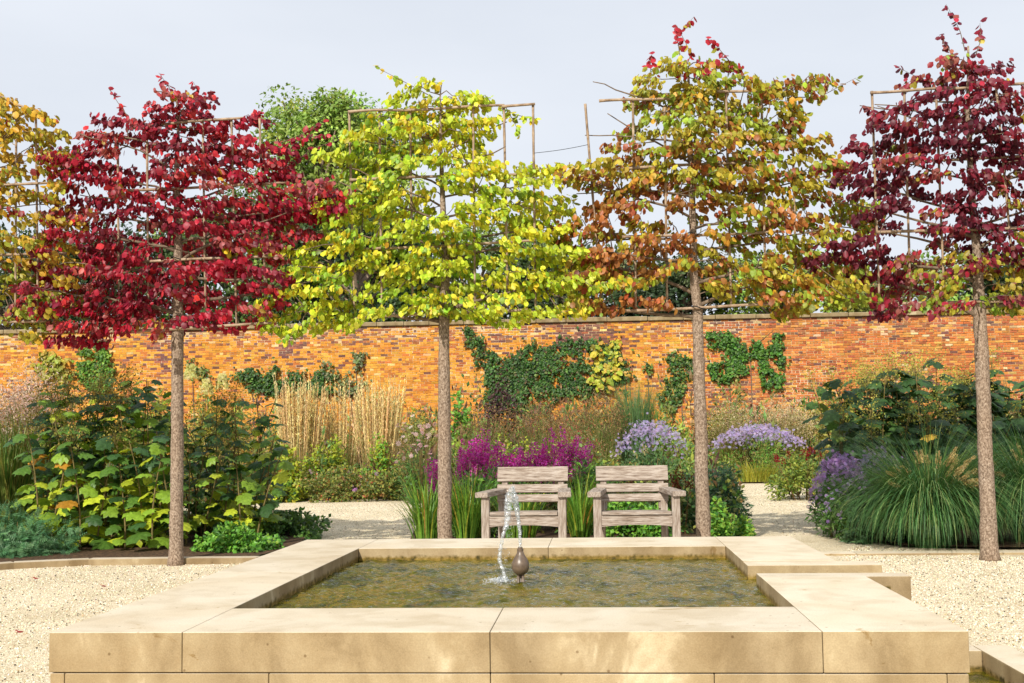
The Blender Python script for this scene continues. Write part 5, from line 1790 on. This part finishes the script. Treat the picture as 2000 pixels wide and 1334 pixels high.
for k in range(110):
    reg = [(-8, 20.2), (-5.5, 19.9), (-2.9, 20.6), (-1.2, 22.8), (-3, 23.5), (-9, 23)] if k < 60 else [(-1.6, 14.2), (1.4, 14.2), (1.7, 17), (1.5, 19.5), (0, 19.5), (-1.5, 17.2)]
    q = scatter(reg, 1)[0]
    h_, w_ = rng.uniform(0.55, 1.05), rng.uniform(0.2, 0.4)
    n = 130
    pos, out = cloud_points(n, (q[0], q[1], 0), (w_, w_, h_), 8, 0.36, 0.4)
    c_ = FILL[rng.integers(0, len(FILL))]
    if k % 3:
        cloud_leaves(m, pos, out, SMALL, rng.uniform(0.05, 0.085), [(3, c_), (1, c_ * 0.6), (1, c_ * 1.3)], 0.6)
    else:
        m.inst(NARROW, pos, frames(rng.normal(0, 0.5, (n, 3)) + np.array([[0, 0, 1.0]]), rng.normal(0, 1, (n, 3)) + np.array([[0, -0.7, 0.3]])), rng.uniform(0.08, 0.2, n), pick([(3, c_), (1, c_ * 0.6), (1, c_ * 1.4)], n))
tag(m.build('border_filling', M_LEAF, kind='stuff'), 'mixed green and brown border foliage before the brick wall', 'foliage')
m = MB()
n = 14000
pf = scatter([(4.2, 13.5), (13, 13.5), (14, 24), (4.3, 24)], n)
pos = np.column_stack([pf, rng.uniform(0.02, 1.15, n)])
cloud_leaves(m, pos, np.tile([[0, -0.3, 0.8]], (n, 1)), SMALL, 0.11, GREEN + OLIVE, 0.6)
tag(m.build('border_filling', M_LEAF, kind='stuff'), 'low green foliage under and behind the dark broad leaved shrub', 'foliage')
m = MB()
n = 9000
pf = scatter([(-1.5, 12), (1.4, 12), (1.9, 16), (1.9, 20), (0, 19.8), (-1.6, 17)], n)
pos = np.column_stack([pf, rng.uniform(0.02, 0.6, n)])
cloud_leaves(m, pos, np.tile([[0, -0.3, 0.8]], (n, 1)), SMALL, 0.07, GREEN + OLIVE, 0.6)
tag(m.build('border_filling', M_LEAF, kind='stuff'), 'green and olive foliage filling the bed behind the chairs', 'foliage')
m = MB()
n = 7000
pf = scatter([(-12, 12.8), (-4, 13), (-3.9, 14.3), (-5.2, 15.4), (-13, 16.4)], n)
pos = np.column_stack([pf, rng.uniform(0.02, 0.8, n)])
cloud_leaves(m, pos, np.tile([[0, -0.3, 0.8]], (n, 1)), SMALL, 0.09, GREEN + OLIVE, 0.6)
tag(m.build('border_filling', M_LEAF, kind='stuff'), 'olive and green foliage behind the left vine leaved shrubs', 'foliage')

# --- creepers on the wall
def creeper(label, polys, n, pal, size=0.11, thick=0.22, tmpl=None, foot=None):
    area = [max(1.0, abs(sum(a[0] * b[1] - b[0] * a[1] for a, b in zip(p, p[1:] + p[:1])))) for p in polys]
    m = MB()
    cen = np.array(polys[0], float).mean(0)
    c = P(cen[0], cen[1], 35.9)
    t = thing('wall_creeper', label, 'climbing plant', (float(c[0]), 35.9, 0), 'creepers on the brick wall')
    for p, a in zip(polys, area):
        k = max(30, int(n * a / sum(area)))
        q = scatter(p, k)
        q += np.column_stack([vnoise(61, 14.0)(q[:, 0], q[:, 1]), vnoise(62, 14.0)(q[:, 0] + 300, q[:, 1])]) * 11.0 + rng.normal(0, 3.0, q.shape)
        keep = (vnoise(63, 17.0)(q[:, 0], q[:, 1] + 100) + 0.6 * vnoise(64, 7.0)(q[:, 0], q[:, 1])) > -0.58
        q = q[keep]
        far_ = rng.uniform(0, 1, len(q)) < 0.07
        q[far_] += rng.normal(0, 11.0, (int(far_.sum()), 2))
        k = len(q)
        bulge = 0.5 + 0.5 * vnoise(41, 22.0)(q[:, 0], q[:, 1])
        pos = np.array([P(x_, y_, 35.98) for x_, y_ in q])
        pos[:, 1] -= 0.02 + rng.uniform(0, 1, k) * thick * bulge
        d = np.column_stack([rng.normal(0, 0.6, k), rng.normal(-0.3, 0.3, k), rng.normal(-0.7, 0.4, k)])
        nh = np.column_stack([rng.normal(0, 0.4, k), rng.normal(-0.9, 0.3, k), rng.normal(0.5, 0.3, k)])
        m.inst(tmpl or LOBED_S, pos, frames(d, nh), size * rng.uniform(0.6, 1.25, k), pick(pal, k, 0.2))
    m.build('foliage', M_LEAF, t, kind='stuff')
    s = MB()
    for p in polys:
        b = np.array(p, float)
        top, cc = b[np.argmin(b[:, 1])], b.mean(0)
        f = foot or (cc[0], 930)
        pts = np.array([P(f[0], f[1], 35.985), P((f[0] + cc[0]) / 2 + 4, (f[1] + cc[1]) / 2, 35.985), P(cc[0], cc[1], 35.985), P(top[0], top[1], 35.985)])
        pts[0, 2] = -0.02
        s.tube(pts, [0.02, 0.016, 0.012, 0.006], 5)
    s.build('stem', M_TWIG, t)


DARKIVY = [(3, (0.045, 0.115, 0.02)), (2, (0.075, 0.17, 0.03)), (1.3, (0.025, 0.065, 0.015)), (0.5, (0.16, 0.27, 0.05))]
creeper('large dark green creeper sprawling over the wall behind the chairs', [[(910, 640), (935, 645), (950, 690), (990, 705), (1010, 680), (1035, 668), (1060, 700), (1085, 740), (1060, 790), (1000, 790), (960, 770), (945, 720), (915, 680)],
        [(1060, 680), (1090, 662), (1150, 658), (1200, 672), (1215, 700), (1205, 745), (1150, 775), (1100, 770), (1085, 720)], [(1215, 690), (1240, 735), (1225, 770), (1205, 760)], [(1030, 700), (1090, 690), (1120, 760), (1060, 800), (960, 800), (940, 770)]], 9000, DARKIVY + [(0.5, (0.12, 0.09, 0.04))], 0.10)
creeper('hooked glossy green creeper on the wall right of the orange trunk', [[(1378, 655), (1420, 650), (1450, 668), (1500, 672), (1510, 645), (1530, 655), (1532, 750), (1500, 755), (1480, 705), (1440, 690), (1380, 670)],
        [(1385, 705), (1430, 700), (1450, 690), (1455, 730), (1400, 740)]], 3400, [(3, (0.06, 0.16, 0.02)), (2, (0.11, 0.25, 0.03)), (1, (0.03, 0.09, 0.015))])
creeper('thin broken creeper sprigs on the wall left of the orange trunk', [[(1300, 690), (1345, 690), (1350, 730), (1320, 735)], [(1300, 740), (1330, 745), (1320, 800), (1295, 790)], [(1255, 705), (1275, 705), (1272, 715), (1256, 715)]], 700, DARKIVY + [(2, (0.2, 0.25, 0.05))])
creeper('long low dark creeper on the wall above the pale grasses', [[(445, 735), (500, 728), (545, 722), (560, 740), (600, 728), (650, 735), (645, 765), (560, 768), (520, 770), (480, 750)]], 1900, DARKIVY)
creeper('grey green feathery climber on the wall above the right pale grass', [[(628, 700), (650, 705), (660, 735), (640, 745)], [(690, 680), (710, 690), (700, 735), (680, 735)], [(655, 730), (715, 740), (710, 770), (660, 770)]], 420, [(2, (0.14, 0.18, 0.06)), (1, (0.24, 0.26, 0.12))])
creeper('bright green bushy climber on the wall left of the crimson trunk', [[(150, 745), (165, 690), (160, 675), (178, 678), (205, 672), (215, 690), (212, 735), (205, 760)]], 1900, [(3, (0.11, 0.25, 0.03)), (2, (0.20, 0.35, 0.04)), (1, (0.05, 0.14, 0.02))])
creeper('yellow leaved vine hanging on the wall beside the large creeper', [[(1165, 672), (1210, 665), (1215, 700), (1190, 750), (1160, 760), (1150, 730)]], 230, [(3, (0.50, 0.48, 0.05)), (2, (0.38, 0.42, 0.05)), (1, (0.6, 0.45, 0.08))], 0.22, 0.35, OVAL[1])
creeper('yellow green vine leaves low on the wall at the far left', [[(70, 705), (100, 690), (140, 712), (135, 738), (80, 730)]], 300, [(3, (0.34, 0.36, 0.05)), (1, (0.45, 0.36, 0.06))], 0.2, 0.3, OVAL[1])
creeper('small green sprigs on the wall right of the crimson trunk', [[(366, 705), (380, 700), (385, 725), (370, 730)], [(395, 722), (408, 720), (410, 742), (398, 742)]], 170, GREEN + OLIVE)

# ------------------------------------------------------------------ trees beyond the wall
def far_tree(label, px, Y, w_px, top_px, pal, n, leaf=0.28, trunk=True, clumps=40, low=0.32, kind='tree'):
    x, hw = S(px, Y), w_px / 2 * Y / F
    h = H(px, top_px, Y)
    t = thing('broadleaf_tree', label, 'tree', (x, Y, 0), 'trees beyond the wall')
    m = MB()
    m.tube([(x, Y, -0.05), (x + 0.1, Y, h * 0.35), (x - 0.05, Y, h * 0.85)], [0.03 * h, 0.022 * h, 0.006 * h], 9)
    k = rng.normal(0, 1, (clumps, 3))
    k /= np.linalg.norm(k, axis=1, keepdims=True)
    k = np.sign(k) * np.abs(k) ** 0.8 * rng.uniform(0.45, 1.0, (clumps, 1))
    k[:clumps // 4, 2] = rng.uniform(0.62, 0.93, clumps // 4)
    k[:clumps // 4, :2] *= 0.75
    hw *= 1.12
    cz = h * (0.5 + low / 2)
    cen = np.array([x, Y, cz]) + k * np.array([hw, hw * 0.8, h * (1 - low) / 2])
    for c in cen:
        s0 = np.array([x, Y, max(h * low * 0.8, c[2] - h * 0.22)])
        m.tube([s0, (s0 + c) / 2 + rng.normal(0, 0.1, 3), c], [0.010 * h, 0.006 * h, 0.002 * h], 5, cap=False)
    m.build('trunk', M_BARK, t, smooth=True)
    i = rng.integers(0, clumps, n)
    rad = rng.uniform(0.12, 0.24, clumps)[i] * min(hw, h * 0.35) * 1.35
    off = rng.normal(0, 1, (n, 3))
    off /= np.linalg.norm(off, axis=1, keepdims=True)
    pos = cen[i] + off * (rad * rng.uniform(0.15, 1.1, n) ** 0.5)[:, None] * np.array([1.15, 1.0, 0.8])
    m = MB()
    tone = pick(pal, clumps, 0.16)[i] * (1 + rng.normal(0, 0.14, (n, 1)))
    d = off + rng.normal(0, 0.6, (n, 3)) + np.array([[0, 0, -0.3]])
    m.inst(SMALL, pos, frames(d, off * 0.5 + np.array([[0, -0.4, 0.6]]) + rng.normal(0, 0.4, (n, 3))), leaf * rng.uniform(0.6, 1.3, n), np.clip(tone, 0.005, 0.8))
    m.build('crown', M_LEAF, t, kind='stuff')


ASH = [(3, (0.27, 0.39, 0.07)), (2, (0.36, 0.47, 0.09)), (1, (0.17, 0.27, 0.05))]
DARK = [(3, (0.035, 0.07, 0.02)), (2, (0.055, 0.10, 0.025)), (1, (0.08, 0.12, 0.03))]
HOLLY = [(3, (0.04, 0.075, 0.025)), (2, (0.07, 0.10, 0.035)), (1, (0.13, 0.14, 0.06))]
far_tree('tallest bright green ash like tree between crimson and lime trees', 628, 48, 270, 186, ASH, 26000, 0.21, clumps=150, low=0.2)
far_tree('bright green tree crown right behind the lime frame corner', 740, 50, 200, 205, ASH, 11000, 0.21, clumps=80, low=0.2)
far_tree('dark evergreen tree beyond the wall at the left edge', 10, 42, 380, 455, HOLLY, 13000, 0.2, clumps=70, low=0.3)
far_tree('dark evergreen behind the lower crimson leaves', 250, 43, 380, 452, DARK, 13000, 0.2, clumps=70, low=0.3)
far_tree('dark bushy tree beyond the wall between crimson and lime trunks', 470, 44, 340, 400, DARK + ASH, 13000, 0.2, clumps=70, low=0.3)
far_tree('dense dark tree below the tall bright green tree', 700, 42, 360, 430, DARK, 13000, 0.2, clumps=70, low=0.3)
far_tree('shadowy evergreen behind the lime tree trunk', 930, 43, 340, 452, DARK + ASH, 13000, 0.2, clumps=70, low=0.3)
far_tree('speckled evergreen between the lime and orange crowns', 1130, 42, 340, 488, HOLLY, 13000, 0.19, clumps=70, low=0.3)
far_tree('low speckled evergreen behind the orange tree trunk', 1340, 42, 360, 505, HOLLY, 13000, 0.19, clumps=70, low=0.3)
far_tree('low dark green tree right of the orange tree trunk', 1540, 43, 340, 500, DARK + ASH, 12000, 0.2, clumps=60, low=0.3)
far_tree('low bright green hedge tree left of the maroon trunk', 1740, 41, 360, 545, ASH + OLIVE, 11000, 0.17, clumps=60, low=0.3)
far_tree('leafy green tree beyond the wall right of the maroon trunk', 1970, 44, 360, 490, DARK + ASH, 13000, 0.2, clumps=70, low=0.3)

# ------------------------------------------------------------------ fallen leaves
for (qx, qy), lab in zip(((62, 1128), (196, 1143), (28, 1232)), ('fallen red leaf on the gravel nearest the left kerb', 'fallen red leaf on the gravel out in the open court', 'fallen dark red leaf on the gravel left of the basin corner')):
    p = G(qx, qy, 0.012)
    m = MB()
    m.inst(OVAL[1], p[None], frames(rng.normal(0, 1, (1, 3)) * np.array([[1, 1, 0.05]]), np.array([[0.1, -0.2, 1.0]])), np.array([0.06]), np.array([[0.42, 0.03, 0.03]]))
    tag(m.build('fallen_leaf', M_LEAF, None, True, loc=p), lab, 'leaf', 'fallen leaves on the gravel')
